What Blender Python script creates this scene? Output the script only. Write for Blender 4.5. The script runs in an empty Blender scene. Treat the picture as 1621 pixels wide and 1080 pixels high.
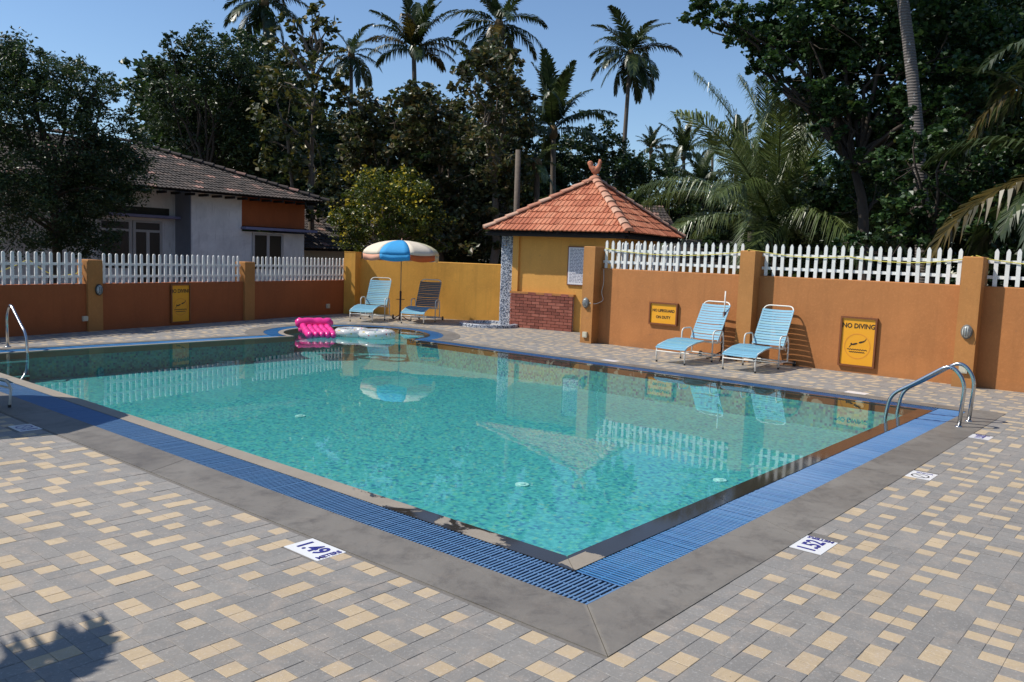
import bpy, math, random
import numpy as np
from mathutils import Vector, Matrix, Euler

random.seed(7)
S = bpy.context.scene
C = S.collection
R = math.radians

# ------------------------------------------------------------------ camera
CAM_H = 1.68
F_PX, YAW, PITCH, ROLL = 1319.87, R(40.1293), R(5.8774), R(2.164)
cd = bpy.data.cameras.new('camera'); cam = bpy.data.objects.new('camera', cd); C.objects.link(cam)
fwd = Vector((math.cos(YAW)*math.cos(-PITCH), math.sin(YAW)*math.cos(-PITCH), math.sin(-PITCH)))
rt = Vector((math.sin(YAW), -math.cos(YAW), 0)); up = rt.cross(fwd)
r2 = math.cos(ROLL)*rt + math.sin(ROLL)*up
u2 = -math.sin(ROLL)*rt + math.cos(ROLL)*up
M = Matrix((r2, u2, -fwd)).transposed().to_4x4(); M.translation = (0, 0, CAM_H)
cam.matrix_world = M
cd.sensor_width = 36; cd.lens = F_PX/1621*36; cd.clip_start = .05; cd.clip_end = 2000
S.camera = cam
# ------------------------------------------------------------------ light
SUN_AZ, SUN_EL = 132, 50.5
w = bpy.data.worlds.new('World'); S.world = w; w.use_nodes = True
nt = w.node_tree; bg = nt.nodes['Background']
sky = nt.nodes.new('ShaderNodeTexSky'); sky.sky_type = 'NISHITA'; sky.sun_disc = False
sky.sun_elevation = R(SUN_EL); sky.sun_rotation = R(90-SUN_AZ)
sky.air_density = 1.0; sky.dust_density = .15; sky.ozone_density = 5
nt.links.new(sky.outputs[0], bg.inputs[0]); bg.inputs[1].default_value = .138
sd = bpy.data.lights.new('sun', 'SUN'); sd.energy = 4.8; sd.angle = R(.53); sd.color = (1, .945, .85)
so = bpy.data.objects.new('sun', sd); C.objects.link(so)
sv = Vector((math.cos(R(SUN_AZ))*math.cos(R(SUN_EL)), math.sin(R(SUN_AZ))*math.cos(R(SUN_EL)), math.sin(R(SUN_EL))))
so.rotation_euler = sv.to_track_quat('Z', 'Y').to_euler()
S.view_settings.view_transform = 'Standard'; S.view_settings.look = 'None'
S.view_settings.exposure = 0; S.view_settings.gamma = 1
S.view_settings.use_curve_mapping = False
S.render.engine = 'CYCLES'
S.cycles.transparent_max_bounces = 24
S.cycles.max_bounces = 8

# ------------------------------------------------------------------ materials
class NM:
    def __init__(s, name):
        s.m = bpy.data.materials.new(name); s.m.use_nodes = True
        s.t = s.m.node_tree; s.b = s.t.nodes['Principled BSDF']; s.o = s.t.nodes['Material Output']
    def n(s, ty, **k):
        x = s.t.nodes.new('ShaderNode'+ty)
        for a, v in k.items():
            setattr(x, a, v)
        return x
    def l(s, a, b): s.t.links.new(a, b)
    def pos(s, scale=(1, 1, 1)):
        g = s.n('NewGeometry'); mp = s.n('Mapping'); mp.inputs['Scale'].default_value = scale
        s.l(g.outputs['Position'], mp.inputs[0]); return mp.outputs[0]
    def obj(s, scale=(1, 1, 1)):
        g = s.n('TexCoord'); mp = s.n('Mapping'); mp.inputs['Scale'].default_value = scale
        s.l(g.outputs['Object'], mp.inputs[0]); return mp.outputs[0]
    def noise(s, scale, vec=None, detail=5, rough=.6, dist=0):
        x = s.n('TexNoise'); x.inputs['Scale'].default_value = scale; x.inputs['Detail'].default_value = detail
        x.inputs['Roughness'].default_value = rough; x.inputs['Distortion'].default_value = dist
        if vec is not None: s.l(vec, x.inputs['Vector'])
        return x.outputs['Fac']
    def ramp(s, fac, stops, interp='LINEAR'):
        x = s.n('ValToRGB'); cr = x.color_ramp; cr.interpolation = interp
        while len(cr.elements) < len(stops): cr.elements.new(.5)
        for e, (p, c) in zip(cr.elements, stops):
            e.position = p; e.color = (*c, 1) if len(c) == 3 else c
        s.l(fac, x.inputs[0]); return x.outputs[0]
    def mix(s, a, b, fac, mode='MIX'):
        x = s.n('Mix'); x.data_type = 'RGBA'; x.blend_type = mode
        for i, v in ((0, fac), (6, a), (7, b)):
            if isinstance(v, (int, float)): x.inputs[i].default_value = v
            elif isinstance(v, tuple): x.inputs[i].default_value = (*v, 1)
            else: s.l(v, x.inputs[i])
        return x.outputs[2]
    def math(s, op, a, b=0., c=0., clamp=False):
        x = s.n('Math'); x.operation = op; x.use_clamp = clamp
        for i, v in enumerate((a, b, c)):
            if isinstance(v, (int, float)): x.inputs[i].default_value = v
            else: s.l(v, x.inputs[i])
        return x.outputs[0]
    def col(s, v): s.l(v, s.b.inputs['Base Color']) if not isinstance(v, tuple) else setattr(s.b.inputs['Base Color'], 'default_value', (*v, 1))
    def set(s, **k):
        for a, v in k.items():
            i = s.b.inputs[a.replace('_', ' ')]
            if isinstance(v, (int, float, tuple)): i.default_value = v
            else: s.l(v, i)
    def bump(s, h, strength=.3, dist=.01):
        x = s.n('Bump'); x.inputs['Strength'].default_value = strength; x.inputs['Distance'].default_value = dist
        s.l(h, x.inputs['Height']); s.l(x.outputs[0], s.b.inputs['Normal']); return x

def plain(name, c, rough=.5, metal=0, var=.12, sc=30, bump=0):
    m = NM(name)
    f = m.noise(sc, m.pos())
    m.col(m.mix(tuple(x*(1-var) for x in c), tuple(min(1, x*(1+var)) for x in c), f))
    m.set(Roughness=rough, Metallic=metal)
    if bump: m.bump(f, bump, .004)
    return m.m

def plaster(name, c, dark=.78, streak=.25):
    m = NM(name); P = m.pos()
    big = m.noise(1.1, P, 4, .55, .6); fine = m.noise(26, P, 6, .65)
    st = m.noise(3, m.pos((3.0, 3.0, .22)), 5, .6)
    base = m.mix(tuple(x*dark for x in c), c, m.ramp(big, [(.3, (0, 0, 0)), (.68, (1, 1, 1))]))
    base = m.mix(base, tuple(min(1, x*1.22+.012) for x in c), m.math('MULTIPLY', m.ramp(fine, [(.5, (0, 0, 0)), (.75, (1, 1, 1))]), .4))
    base = m.mix(base, tuple(x*.62 for x in c), m.math('MULTIPLY', m.ramp(st, [(.50, (0, 0, 0)), (.70, (1, 1, 1))]), streak*1.15))
    sp = m.noise(9, P, 3, .5)
    base = m.mix(base, tuple(x*.5+.03 for x in c), m.math('MULTIPLY', m.ramp(sp, [(.70, (0, 0, 0)), (.74, (1, 1, 1))]), .35))
    g = m.n('NewGeometry'); sx = m.n('SeparateXYZ'); m.l(g.outputs['Position'], sx.inputs[0])
    lowband = m.math('MULTIPLY', m.ramp(m.math('ADD', sx.outputs[2], m.math('MULTIPLY', big, .18)), [(.08, (1, 1, 1)), (.24, (0, 0, 0))]), .35)
    base = m.mix(base, (c[0]*.55+.02, c[1]*.6+.02, c[2]*.6+.02), lowband)
    m.col(base); m.set(Roughness=.85); m.bump(m.math('ADD', fine, m.math('MULTIPLY', m.noise(5, P), 2)), .35, .006)
    return m.m

MT = {}
MT['orange'] = plaster('orange plaster', (.47, .185, .055))
MT['orange_shaded'] = plaster('shaded orange plaster', (.36, .10, .026))  # orange wall plaster with the left wall's shade darkened into its colour
MT['mustard'] = plaster('mustard plaster', (.47, .205, .056))
MT['yellow'] = plaster('yellow plaster', (.78, .385, .062), .76, .3)
MT['kiosk'] = plaster('kiosk plaster', (.70, .345, .075), .85, .2)
MT['white_paint'] = plain('white fence paint', (.76, .75, .71), .5, 0, .13, 11)
MT['vinyl_blue'] = plain('pale blue vinyl', (.155, .37, .50), .62, 0, .12, 9)
MT['vinyl_slate'] = plain('shaded slate grey vinyl', (.10, .14, .17), .4, 0, .15, 9)  # slate back straps, with the parasol shade darkened into the colour
MT['pole_tan'] = plain('tan pole', (.34, .24, .13), .5)
MT['vinyl_blue_b'] = plain('pale blue vinyl aged', (.19, .40, .48), .62, 0, .12, 9)
MT['frame_white'] = plain('white enamel tube', (.72, .70, .64), .35, 0, .1, 14)
MT['steel'] = plain('brushed steel', (.55, .55, .55), .22, 1, .1, 60)
MT['black'] = plain('black rubber', (.015, .015, .016), .6)
MT['dark_tube'] = plain('dark brown tube', (.045, .02, .018), .4)
MT['wood_frame'] = plain('brown varnished frame', (.20, .065, .018), .4, 0, .3, 20)
MT['sign_yellow'] = plain('amber sign face', (.80, .36, .012), .35, 0, .05, 6)
MT['sign_ink'] = plain('black sign ink', (.02, .013, .008), .5)
MT['sign_ring'] = plain('faded sign ring', (.70, .27, .02), .5)
MT['marker_white'] = plain('white marker tile', (.80, .80, .80), .25, 0, .05, 40)
MT['marker_ink'] = plain('navy marker ink', (.03, .03, .22), .4)
MT['lamp_glass'] = plain('cloudy lamp glass', (.42, .44, .42), .15)
MT['lamp_rim'] = plain('dark lamp rim', (.035, .035, .032), .45)
MT['lamp_grey'] = plain('grey lamp rim', (.16, .15, .13), .5)
MT['socket'] = plain('ivory switch box', (.55, .52, .40), .4)
MT['cable'] = plain('white cable', (.62, .60, .54), .5)
MT['rope'] = plain('yellow rope', (.62, .55, .10), .7, 0, .25, 80)
MT['mortar'] = plain('dark jointing sand', (.17, .155, .14), .95, 0, .4, 60)
MT['gutter'] = plain('gutter concrete', (.03, .04, .05), .8)
MT['trunk'] = plain('grey bark', (.14, .11, .085), .9, 0, .5, 14, .8)
MT['trunk_dark'] = plain('dark bark', (.05, .038, .028), .9, 0, .5, 14, .8)
MT['soil'] = plain('earth', (.10, .07, .045), .95, 0, .4, 3, .5)
MT['conc'] = plain('pale concrete', (.42, .40, .37), .85, 0, .15, 12, .3)
MT['dark_void'] = plain('dark timber', (.02, .016, .014), .9)
MT['glass_dark'] = plain('dark window glass', (.012, .016, .016), .45)
MT['paper'] = plain('printed white board', (.72, .70, .72), .35, 0, .04, 10)
MT['grey_print'] = plain('grey print', (.18, .18, .24), .6)

def house_white():
    m = NM('weathered whitewash'); P = m.pos()
    a = m.noise(1.6, P, 6, .65, .5); b = m.noise(5, m.pos((3, 3, .4)), 5, .6)
    c = m.mix((.60, .60, .61), (.80, .80, .80), m.ramp(a, [(.3, (0, 0, 0)), (.65, (1, 1, 1))]))
    c = m.mix(c, (.13, .13, .13), m.math('MULTIPLY', m.ramp(b, [(.55, (0, 0, 0)), (.8, (1, 1, 1))]), .4))
    g = m.n('NewGeometry'); s = m.n('SeparateXYZ'); m.l(g.outputs['Position'], s.inputs[0])
    blk = m.ramp(m.math('ADD', s.outputs[2], m.math('MULTIPLY', m.noise(4, P), .5)), [(.0, (0, 0, 0)), (1, (0, 0, 0))])
    m.col(c); m.set(Roughness=.9); m.bump(a, .3, .01); return m.m
MT['house_white'] = house_white()
MT['house_orange'] = plaster('burnt orange render', (.40, .105, .028), .7, .4)
MT['lavender'] = plain('lavender grey paint', (.20, .20, .33), .8, 0, .2, 4)
MT['slate_blue'] = plain('blue grey paint', (.22, .235, .29), .8, 0, .15, 4)
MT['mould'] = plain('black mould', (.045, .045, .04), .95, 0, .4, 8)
MT['win_frame'] = plain('grey white window frame', (.42, .42, .42), .6)

def paver(name, c, c2):
    m = NM(name); P = m.pos()
    oi = m.n('ObjectInfo'); g = m.n('NewGeometry')
    rnd = m.math('FRACT', m.math('ADD', oi.outputs['Random'], g.outputs['Random Per Island']))
    big = m.noise(.55, P, 4, .6); fine = m.noise(60, P, 5, .7); med = m.noise(7, P, 6, .7, .5)
    b = m.mix(c, c2, m.math('MULTIPLY', rnd, .9))
    b = m.mix(b, tuple(x*.72 for x in c), m.ramp(big, [(.38, (.45, .45, .45)), (.6, (0, 0, 0))]))
    b = m.mix(b, (.40, .33, .27), m.math('MULTIPLY', m.ramp(med, [(.48, (0, 0, 0)), (.70, (1, 1, 1))]), .5))
    b = m.mix(b, tuple(x*.55 for x in c), m.math('MULTIPLY', m.ramp(m.noise(2.2, P, 8, .75, 1.2), [(.52, (0, 0, 0)), (.68, (1, 1, 1))]), .42))
    b = m.mix(b, (.06, .055, .05), m.math('MULTIPLY', m.ramp(m.noise(38, P, 2, .5), [(.74, (0, 0, 0)), (.78, (1, 1, 1))]), .6))
    b = m.mix(b, (.75, .72, .68), m.math('MULTIPLY', m.ramp(fine, [(.55, (0, 0, 0)), (.75, (1, 1, 1))]), .4))
    m.col(b); m.set(Roughness=.72); m.bump(m.math('ADD', fine, m.math('MULTIPLY', med, 2.)), .32, .0035)
    return m.m
MT['paver_grey'] = paver('grey cement paver', (.285, .268, .246), (.228, .216, .202))
MT['paver_cream'] = paver('cream cement paver', (.56, .435, .28), (.50, .385, .245))

def coping():
    m = NM('trowelled grey coping'); P = m.pos()
    oi = m.n('ObjectInfo')
    a = m.noise(1.3, P, 8, .68, 1.0); f = m.noise(45, P, 5, .7); d = m.noise(4, P, 9, .8, .3)
    b = m.mix((.135, .12, .102), (.225, .205, .178), m.ramp(a, [(.3, (0, 0, 0)), (.7, (1, 1, 1))]))
    b = m.mix(b, (.28, .255, .22), m.math('MULTIPLY', oi.outputs['Random'], .35))
    b = m.mix(b, (.075, .066, .058), m.math('MULTIPLY', m.ramp(d, [(.48, (0, 0, 0)), (.66, (1, 1, 1))]), .6)); b = m.mix(b, (.25, .21, .17), m.math('MULTIPLY', m.ramp(m.noise(7, P, 9, .78, .3), [(.50, (0, 0, 0)), (.72, (1, 1, 1))]), .4))
    b = m.mix(b, (.04, .038, .034), m.math('MULTIPLY', m.ramp(m.noise(22, P, 2, .5), [(.74, (0, 0, 0)), (.78, (1, 1, 1))]), .6))
    b = m.mix(b, (.40, .37, .32), m.math('MULTIPLY', m.ramp(f, [(.6, (0, 0, 0)), (.8, (1, 1, 1))]), .25))
    # pale scratched repair running along the mitre of the near corner
    g = m.n('NewGeometry'); s = m.n('SeparateXYZ'); m.l(g.outputs['Position'], s.inputs[0])
    mit = m.math('ABSOLUTE', m.math('SUBTRACT', m.math('SUBTRACT', s.outputs[0], s.outputs[1]), 1.05))
    mit = m.math('ADD', mit, m.math('MULTIPLY', m.noise(14, P, 6, .8), .05))
    near = m.math('LESS_THAN', s.outputs[0], 3.28)
    mk = m.math('MULTIPLY', m.ramp(mit, [(.02, (1, 1, 1)), (.055, (0, 0, 0))]), m.math('MULTIPLY', near, .5))
    b = m.mix(b, (.34, .30, .235), mk)
    m.col(b); m.set(Roughness=m.math('MULTIPLY_ADD', a, .3, .42)); m.bump(m.math('ADD', f, m.math('MULTIPLY', d, 1.5)), .25, .004); return m.m
MT['coping'] = coping()

def rim():
    m = NM('pool rim stone'); P = m.pos()
    g = m.n('NewGeometry'); s = m.n('SeparateXYZ'); m.l(g.outputs['Position'], s.inputs[0])
    n1 = m.noise(3.2, P, 6, .6, .8); f = m.noise(50, P, 5, .7)
    # films of overflow water: the low sides stay wet, the long left side only near the corner
    yy = m.math('SUBTRACT', s.outputs[1], 2.67)
    near = m.math('MULTIPLY_ADD', yy, -.10, .62)
    rightside = m.math('LESS_THAN', s.outputs[1], 2.68)
    farside = m.math('GREATER_THAN', s.outputs[0], 10.5)
    wet = m.math('ADD', m.math('MAXIMUM', near, m.math('MULTIPLY', farside, .6)), m.math('MULTIPLY', rightside, .32))
    patch = m.math('MULTIPLY', m.math('LESS_THAN', m.math('ADD', m.math('ABSOLUTE', m.math('SUBTRACT', s.outputs[0], 3.73)), m.math('MULTIPLY', n1, .4)), .33), m.math('LESS_THAN', s.outputs[1], 2.64))
    wet = m.math('SUBTRACT', wet, m.math('MULTIPLY', patch, 1.3))
    val = m.math('SUBTRACT', wet, n1)
    k = m.ramp(m.math('ADD', val, .5), [(.48, (0, 0, 0)), (.52, (1, 1, 1))])
    dry = m.mix((.23, .195, .155), (.38, .33, .26), m.noise(2.5, P, 7, .7))
    dry = m.mix(dry, (.2, .18, .15), m.math('MULTIPLY', m.ramp(f, [(.5, (0, 0, 0)), (.8, (1, 1, 1))]), .5))
    m.col(m.mix(dry, (.035, .030, .026), k)); m.set(Roughness=m.math('MULTIPLY_ADD', k, -.64, .7))
    m.bump(m.math('MULTIPLY', f, m.math('SUBTRACT', 1.0, k)), .3, .003); return m.m
MT['rim'] = rim()

def grate():
    m = NM('blue plastic grating'); P = m.pos(); oi = m.n('ObjectInfo'); g = m.n('NewGeometry')
    rnd = m.math('FRACT', m.math('ADD', oi.outputs['Random'], g.outputs['Random Per Island']))
    m.b.inputs['Specular IOR Level'].default_value = .3; b = m.mix((.012, .125, .33), (.03, .18, .40), rnd)
    b = m.mix(b, (.13, .25, .44), m.ramp(m.noise(.9, P, 5, .7), [(.45, (0, 0, 0)), (.8, (.6, .6, .6))]))
    b = m.mix(b, (.05, .08, .14), m.math('MULTIPLY', m.ramp(m.noise(40, P, 3, .6), [(.6, (0, 0, 0)), (.72, (1, 1, 1))]), .45))
    g2 = m.n('NewGeometry'); s2 = m.n('SeparateXYZ'); m.l(g2.outputs['Position'], s2.inputs[0])
    left = m.math('MULTIPLY', m.math('LESS_THAN', s2.outputs[0], 3.58), m.math('MULTIPLY_ADD', m.noise(.7, P, 4), .5, .35))
    b = m.mix(b, (.17, .27, .42), left)      # the left run is mixed paler and greyer
    m.col(b); m.set(Roughness=.36); m.bump(m.noise(70, P), .15, .002); return m.m
MT['grate'] = grate()

def mosaic():
    m = NM('turquoise glass mosaic'); P = m.pos()
    v = m.n('TexVoronoi'); v.distance = 'CHEBYCHEV'; v.inputs['Scale'].default_value = 33; v.inputs['Randomness'].default_value = 0
    m.l(P, v.inputs['Vector'])
    sp = m.n('SeparateColor'); m.l(v.outputs['Color'], sp.inputs[0])
    c = m.ramp(sp.outputs[0], [(0, (.055, .33, .34)), (.26, (.11, .48, .47)), (.46, (.03, .22, .29)), (.56, (.08, .40, .43)), (.74, (.008, .09, .27)), (.82, (.14, .50, .36)), (.92, (.03, .28, .33)), (.97, (.24, .46, .30))], 'CONSTANT')
    v2 = m.n('TexVoronoi'); v2.distance = 'CHEBYCHEV'; v2.inputs['Scale'].default_value = 9; v2.inputs['Randomness'].default_value = .8
    m.l(P, v2.inputs['Vector']); s2 = m.n('SeparateColor'); m.l(v2.outputs['Color'], s2.inputs[0])
    c = m.mix(c, (.03, .26, .30), m.math('MULTIPLY', s2.outputs[1], .14))
    c = m.mix(c, (.09, .46, .47), m.math('MULTIPLY', m.noise(.8, P, 3), .5))
    gr = m.n('TexBrick'); gr.offset = 0; gr.inputs['Scale'].default_value = 33; gr.inputs['Mortar Size'].default_value = .03
    gr.inputs['Brick Width'].default_value = 1; gr.inputs['Row Height'].default_value = 1; m.l(P, gr.inputs['Vector'])
    c = m.mix(c, (.26, .48, .46), m.math('MULTIPLY', gr.outputs['Fac'], .25))
    m.col(c); m.set(Roughness=.45); return m.m
MT['mosaic'] = mosaic()

def water():
    m = NM('pool water'); m.t.nodes.remove(m.b)
    P = m.pos((1, 1, 1))
    h = m.math('ADD', m.noise(1.6, P, 2, .4, .3), m.math('MULTIPLY', m.noise(7, P, 2, .5, .2), .22))
    b = m.n('Bump'); b.inputs['Strength'].default_value = .30; b.inputs['Distance'].default_value = .0035; m.l(h, b.inputs['Height'])
    fr = m.n('Fresnel'); fr.inputs['IOR'].default_value = 1.36; m.l(b.outputs[0], fr.inputs['Normal'])
    gl = m.n('BsdfGlossy'); gl.inputs['Roughness'].default_value = .015; m.l(b.outputs[0], gl.inputs['Normal'])
    tr = m.n('BsdfTransparent'); tr.inputs['Color'].default_value = (.88, .97, .975, 1)
    mx = m.n('MixShader'); m.l(fr.outputs[0], mx.inputs[0]); m.l(tr.outputs[0], mx.inputs[1]); m.l(gl.outputs[0], mx.inputs[2])
    m.l(mx.outputs[0], m.o.inputs[0]); return m.m
MT['water'] = water()

def foliage(name, stops, trans=.25, rough=.42, spec=.5):
    m = NM(name); g = m.n('NewGeometry'); oi = m.n('ObjectInfo')
    rnd = g.outputs['Random Per Island']
    c = m.ramp(rnd, stops)
    big = m.noise(.9, m.pos(), 3)
    c = m.mix(c, tuple(x*.55 for x in stops[0][1]), m.ramp(big, [(.35, (.7, .7, .7)), (.6, (0, 0, 0))]))
    m.col(c); m.set(Roughness=rough); m.b.inputs['Specular IOR Level'].default_value = spec
    t = m.n('BsdfTranslucent'); m.l(m.mix(c, (.9, 1.0, .35), .35, 'MULTIPLY'), t.inputs[0])
    mx = m.n('MixShader'); mx.inputs[0].default_value = trans
    m.l(m.b.outputs[0], mx.inputs[1]); m.l(t.outputs[0], mx.inputs[2]); m.l(mx.outputs[0], m.o.inputs[0]); return m.m
MT['leaf_dark'] = foliage('dark green leaves', [(0, (.022, .046, .016)), (.6, (.042, .076, .023)), (1, (.085, .12, .036))], .32)
MT['leaf_mid'] = foliage('mid green leaves', [(0, (.024, .050, .014)), (.6, (.042, .078, .020)), (1, (.075, .11, .028))], .32)
MT['leaf_teak'] = foliage('brown olive leaves', [(0, (.044, .066, .022)), (.4, (.085, .105, .036)), (.7, (.14, .125, .055)), (.92, (.16, .11, .055)), (1, (.28, .21, .06))], .3)
MT['leaf_teak_tall'] = foliage('yellowing olive leaves', [(0, (.035, .055, .016)), (.5, (.068, .085, .022)), (.85, (.13, .115, .035)), (1, (.34, .25, .04))], .32)
MT['leaf_bush'] = foliage('yellow green leaves', [(0, (.045, .075, .012)), (.6, (.10, .13, .015)), (1, (.19, .20, .02))], .3)
MT['blossom'] = foliage('yellow blossom', [(0, (.45, .34, .02)), (1, (.62, .50, .03))], .2)
MT['leaf_glossy'] = foliage('glossy heart leaves', [(0, (.022, .056, .016)), (.6, (.044, .098, .026)), (.97, (.08, .14, .036)), (1, (.14, .13, .03))], .3, .42, .5)
MT['frond'] = foliage('coconut frond', [(0, (.030, .052, .017)), (.7, (.055, .080, .025)), (1, (.10, .12, .045))], .25, .35)
MT['frond_big'] = foliage('sunlit coconut frond', [(0, (.085, .125, .035)), (.7, (.17, .22, .07)), (1, (.34, .38, .19))], .3, .3, .6)
MT['frond_dry'] = foliage('drying golden frond', [(0, (.05, .045, .012)), (.6, (.12, .085, .018)), (1, (.20, .13, .025))], .3, .4)
MT['husk'] = plain('dry palm husk', (.17, .11, .05), .9, 0, .4, 8)

def terrazzo():
    m = NM('black and white terrazzo'); P = m.pos()
    v = m.n('TexVoronoi'); v.inputs['Scale'].default_value = 52; m.l(P, v.inputs['Vector'])
    s = m.n('SeparateColor'); m.l(v.outputs['Color'], s.inputs[0])
    k = m.ramp(s.outputs[0], [(0, (.07, .085, .12)), (.3, (.52, .55, .60)), (.55, (.22, .26, .34)), (.82, (.66, .68, .70))], 'CONSTANT')
    m.col(k); m.set(Roughness=.45); m.bump(v.outputs['Distance'], .4, .006); return m.m
MT['terrazzo'] = terrazzo()

def clay(name, stops):
    m = NM(name); g = m.n('NewGeometry'); oi = m.n('ObjectInfo'); P = m.pos()
    rnd = m.math('FRACT', m.math('ADD', oi.outputs['Random'], g.outputs['Random Per Island']))
    c = m.ramp(rnd, stops)
    c = m.mix(c, tuple(x*.45 for x in stops[0][1]), m.ramp(m.noise(6, P, 6, .7), [(.5, (0, 0, 0)), (.75, (.7, .7, .7))]))
    m.col(c); m.set(Roughness=.8); m.bump(m.noise(40, P), .3, .004); return m.m
MT['clay'] = clay('red clay tile', [(0, (.42, .125, .06)), (.5, (.52, .17, .085)), (1, (.60, .24, .13))])
MT['clay_ridge'] = clay('pale clay ridge tile', [(0, (.48, .20, .12)), (.5, (.56, .27, .17)), (1, (.58, .36, .25))])
MT['clay_old'] = clay('blackened clay tile', [(0, (.032, .024, .020)), (.6, (.056, .041, .034)), (.93, (.095, .066, .052)), (.97, (.30, .16, .12)), (1, (.36, .20, .16))])
MT['brick'] = clay('red facing brick', [(0, (.20, .055, .035)), (.5, (.29, .085, .055)), (1, (.36, .12, .08))])
MT['brick_mortar'] = plain('grey mortar', (.42, .34, .29), .9, 0, .2, 30, .3)
MT['pink'] = plain('hot pink vinyl', (.86, .045, .28), .22, 0, .06, 6)
MT['can_peach'] = plain('peach canopy cloth', (.70, .36, .25), .8, 0, .08, 5)
MT['can_cream'] = plain('cream canopy cloth', (.74, .64, .50), .8, 0, .08, 5)
MT['can_blue'] = plain('sky blue canopy cloth', (.04, .33, .66), .8, 0, .08, 5)
MT['can_orange'] = plain('orange canopy cloth', (.62, .13, .03), .8, 0, .08, 5)
MT['can_lemon'] = plain('pale lemon canopy cloth', (.66, .60, .36), .8, 0, .08, 5)

def swimring():
    m = NM('clear dotted vinyl'); P = m.obj()
    v = m.n('TexVoronoi'); v.inputs['Scale'].default_value = 22; m.l(P, v.inputs['Vector'])
    s = m.n('SeparateColor'); m.l(v.outputs['Color'], s.inputs[0])
    k = m.ramp(s.outputs[0], [(0, (.75, .75, .72)), (.55, (.65, .10, .12)), (.64, (.75, .55, .08)), (.76, (.10, .35, .20)), (.84, (.78, .78, .78)), (.93, (.1, .2, .6))], 'CONSTANT')
    c = m.mix((.72, .72, .70), k, m.ramp(v.outputs['Distance'], [(.35, (1, 1, 1)), (.45, (0, 0, 0))]))
    m.col(c); m.set(Roughness=.15); m.b.inputs['Alpha'].default_value = .78; return m.m
MT['swimring'] = swimring()
MT['nozzle'] = plain('white pool fitting', (.55, .85, .8), .3)
MT['tissue'] = plain('leaf litter', (.55, .52, .45), .8)
MT['litter'] = plain('dry leaf litter', (.16, .10, .04), .8)

# ------------------------------------------------------------------ helpers
class MB:
    def __init__(s): s.v = []; s.f = []; s.m = []
    def add(s, vs, fs, mi=0):
        n = len(s.v); s.v += [tuple(v) for v in vs]; s.f += [tuple(i+n for i in f) for f in fs]; s.m += [mi]*len(fs)
    def box(s, x0, y0, z0, x1, y1, z1, mat=None, mi=0):
        vs = [(x, y, z) for z in (z0, z1) for y in (y0, y1) for x in (x0, x1)]
        if mat is not None: vs = [mat @ Vector(v) for v in vs]
        s.add(vs, [(0, 2, 3, 1), (4, 5, 7, 6), (0, 1, 5, 4), (2, 6, 7, 3), (0, 4, 6, 2), (1, 3, 7, 5)], mi)
    def prism(s, pts, z0, z1, bottom=True, mi=0):
        n = len(pts); vs = [(p[0], p[1], z0) for p in pts]+[(p[0], p[1], z1) for p in pts]
        fs = [tuple(range(n, 2*n))]+[(i, (i+1) % n, n+(i+1) % n, n+i) for i in range(n)]
        if bottom: fs.append(tuple(range(n-1, -1, -1)))
        s.add(vs, fs, mi)
    def tube(s, pts, r, n=8, cap=True, mi=0):
        P = [Vector(p) for p in pts]; k = len(P)
        rs = r if isinstance(r, (list, tuple)) else [r]*k
        T = [(P[min(i+1, k-1)]-P[max(i-1, 0)]).normalized() for i in range(k)]
        a = T[0].orthogonal().normalized(); vs = []
        for i in range(k):
            a = (a-T[i]*a.dot(T[i])).normalized(); b = T[i].cross(a)
            vs += [P[i]+(a*math.cos(t)+b*math.sin(t))*rs[i] for t in (2*math.pi*j/n for j in range(n))]
        fs = [(i*n+j, i*n+(j+1) % n, (i+1)*n+(j+1) % n, (i+1)*n+j) for i in range(k-1) for j in range(n)]
        if cap: fs += [tuple(range(n-1, -1, -1)), tuple((k-1)*n+j for j in range(n))]
        s.add(vs, fs, mi)
    def ball(s, c, r, n=10, m=6, mi=0):
        rx, ry, rz = r if isinstance(r, tuple) else (r, r, r)
        vs = [(c[0], c[1], c[2]-rz)]
        for i in range(1, m):
            ph = -math.pi/2+math.pi*i/m
            vs += [(c[0]+rx*math.cos(ph)*math.cos(2*math.pi*j/n), c[1]+ry*math.cos(ph)*math.sin(2*math.pi*j/n), c[2]+rz*math.sin(ph)) for j in range(n)]
        vs.append((c[0], c[1], c[2]+rz)); fs = [(0, 1+(j+1) % n, 1+j) for j in range(n)]
        for i in range(m-2):
            fs += [(1+i*n+j, 1+i*n+(j+1) % n, 1+(i+1)*n+(j+1) % n, 1+(i+1)*n+j) for j in range(n)]
        e = len(vs)-1; o = 1+(m-2)*n; fs += [(o+j, o+(j+1) % n, e) for j in range(n)]
        s.add(vs, fs, mi)
    def build(s, name, mat, parent=None, smooth=False, mesh_only=False):
        me = bpy.data.meshes.new(name); me.from_pydata(s.v, [], s.f)
        for x in (mat if isinstance(mat, (list, tuple)) else [mat]): me.materials.append(MT[x] if isinstance(x, str) else x)
        if len(me.materials) > 1: me.polygons.foreach_set('material_index', s.m)
        if smooth: me.polygons.foreach_set('use_smooth', [True]*len(me.polygons))
        me.update()
        return me if mesh_only else link(name, me, parent)
def link(name, me, parent=None, loc=None, rot=None, scale=None):
    o = bpy.data.objects.new(name, me); C.objects.link(o); o.parent = parent
    if loc is not None: o.location = loc
    if rot is not None: o.rotation_euler = rot
    if scale is not None: o.scale = scale
    return o
def tag(o, label=None, cat=None, group=None, kind=None):
    if label: o['label'] = label
    if cat: o['category'] = cat
    if group: o['group'] = group
    if kind: o['kind'] = kind
    return o
def thing(name, label, cat, loc=(0, 0, 0), rz=0, group=None):
    o = bpy.data.objects.new(name, None); C.objects.link(o); o.location = loc; o.rotation_euler = (0, 0, rz); o.empty_display_size = .1
    return tag(o, label, cat, group)
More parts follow.
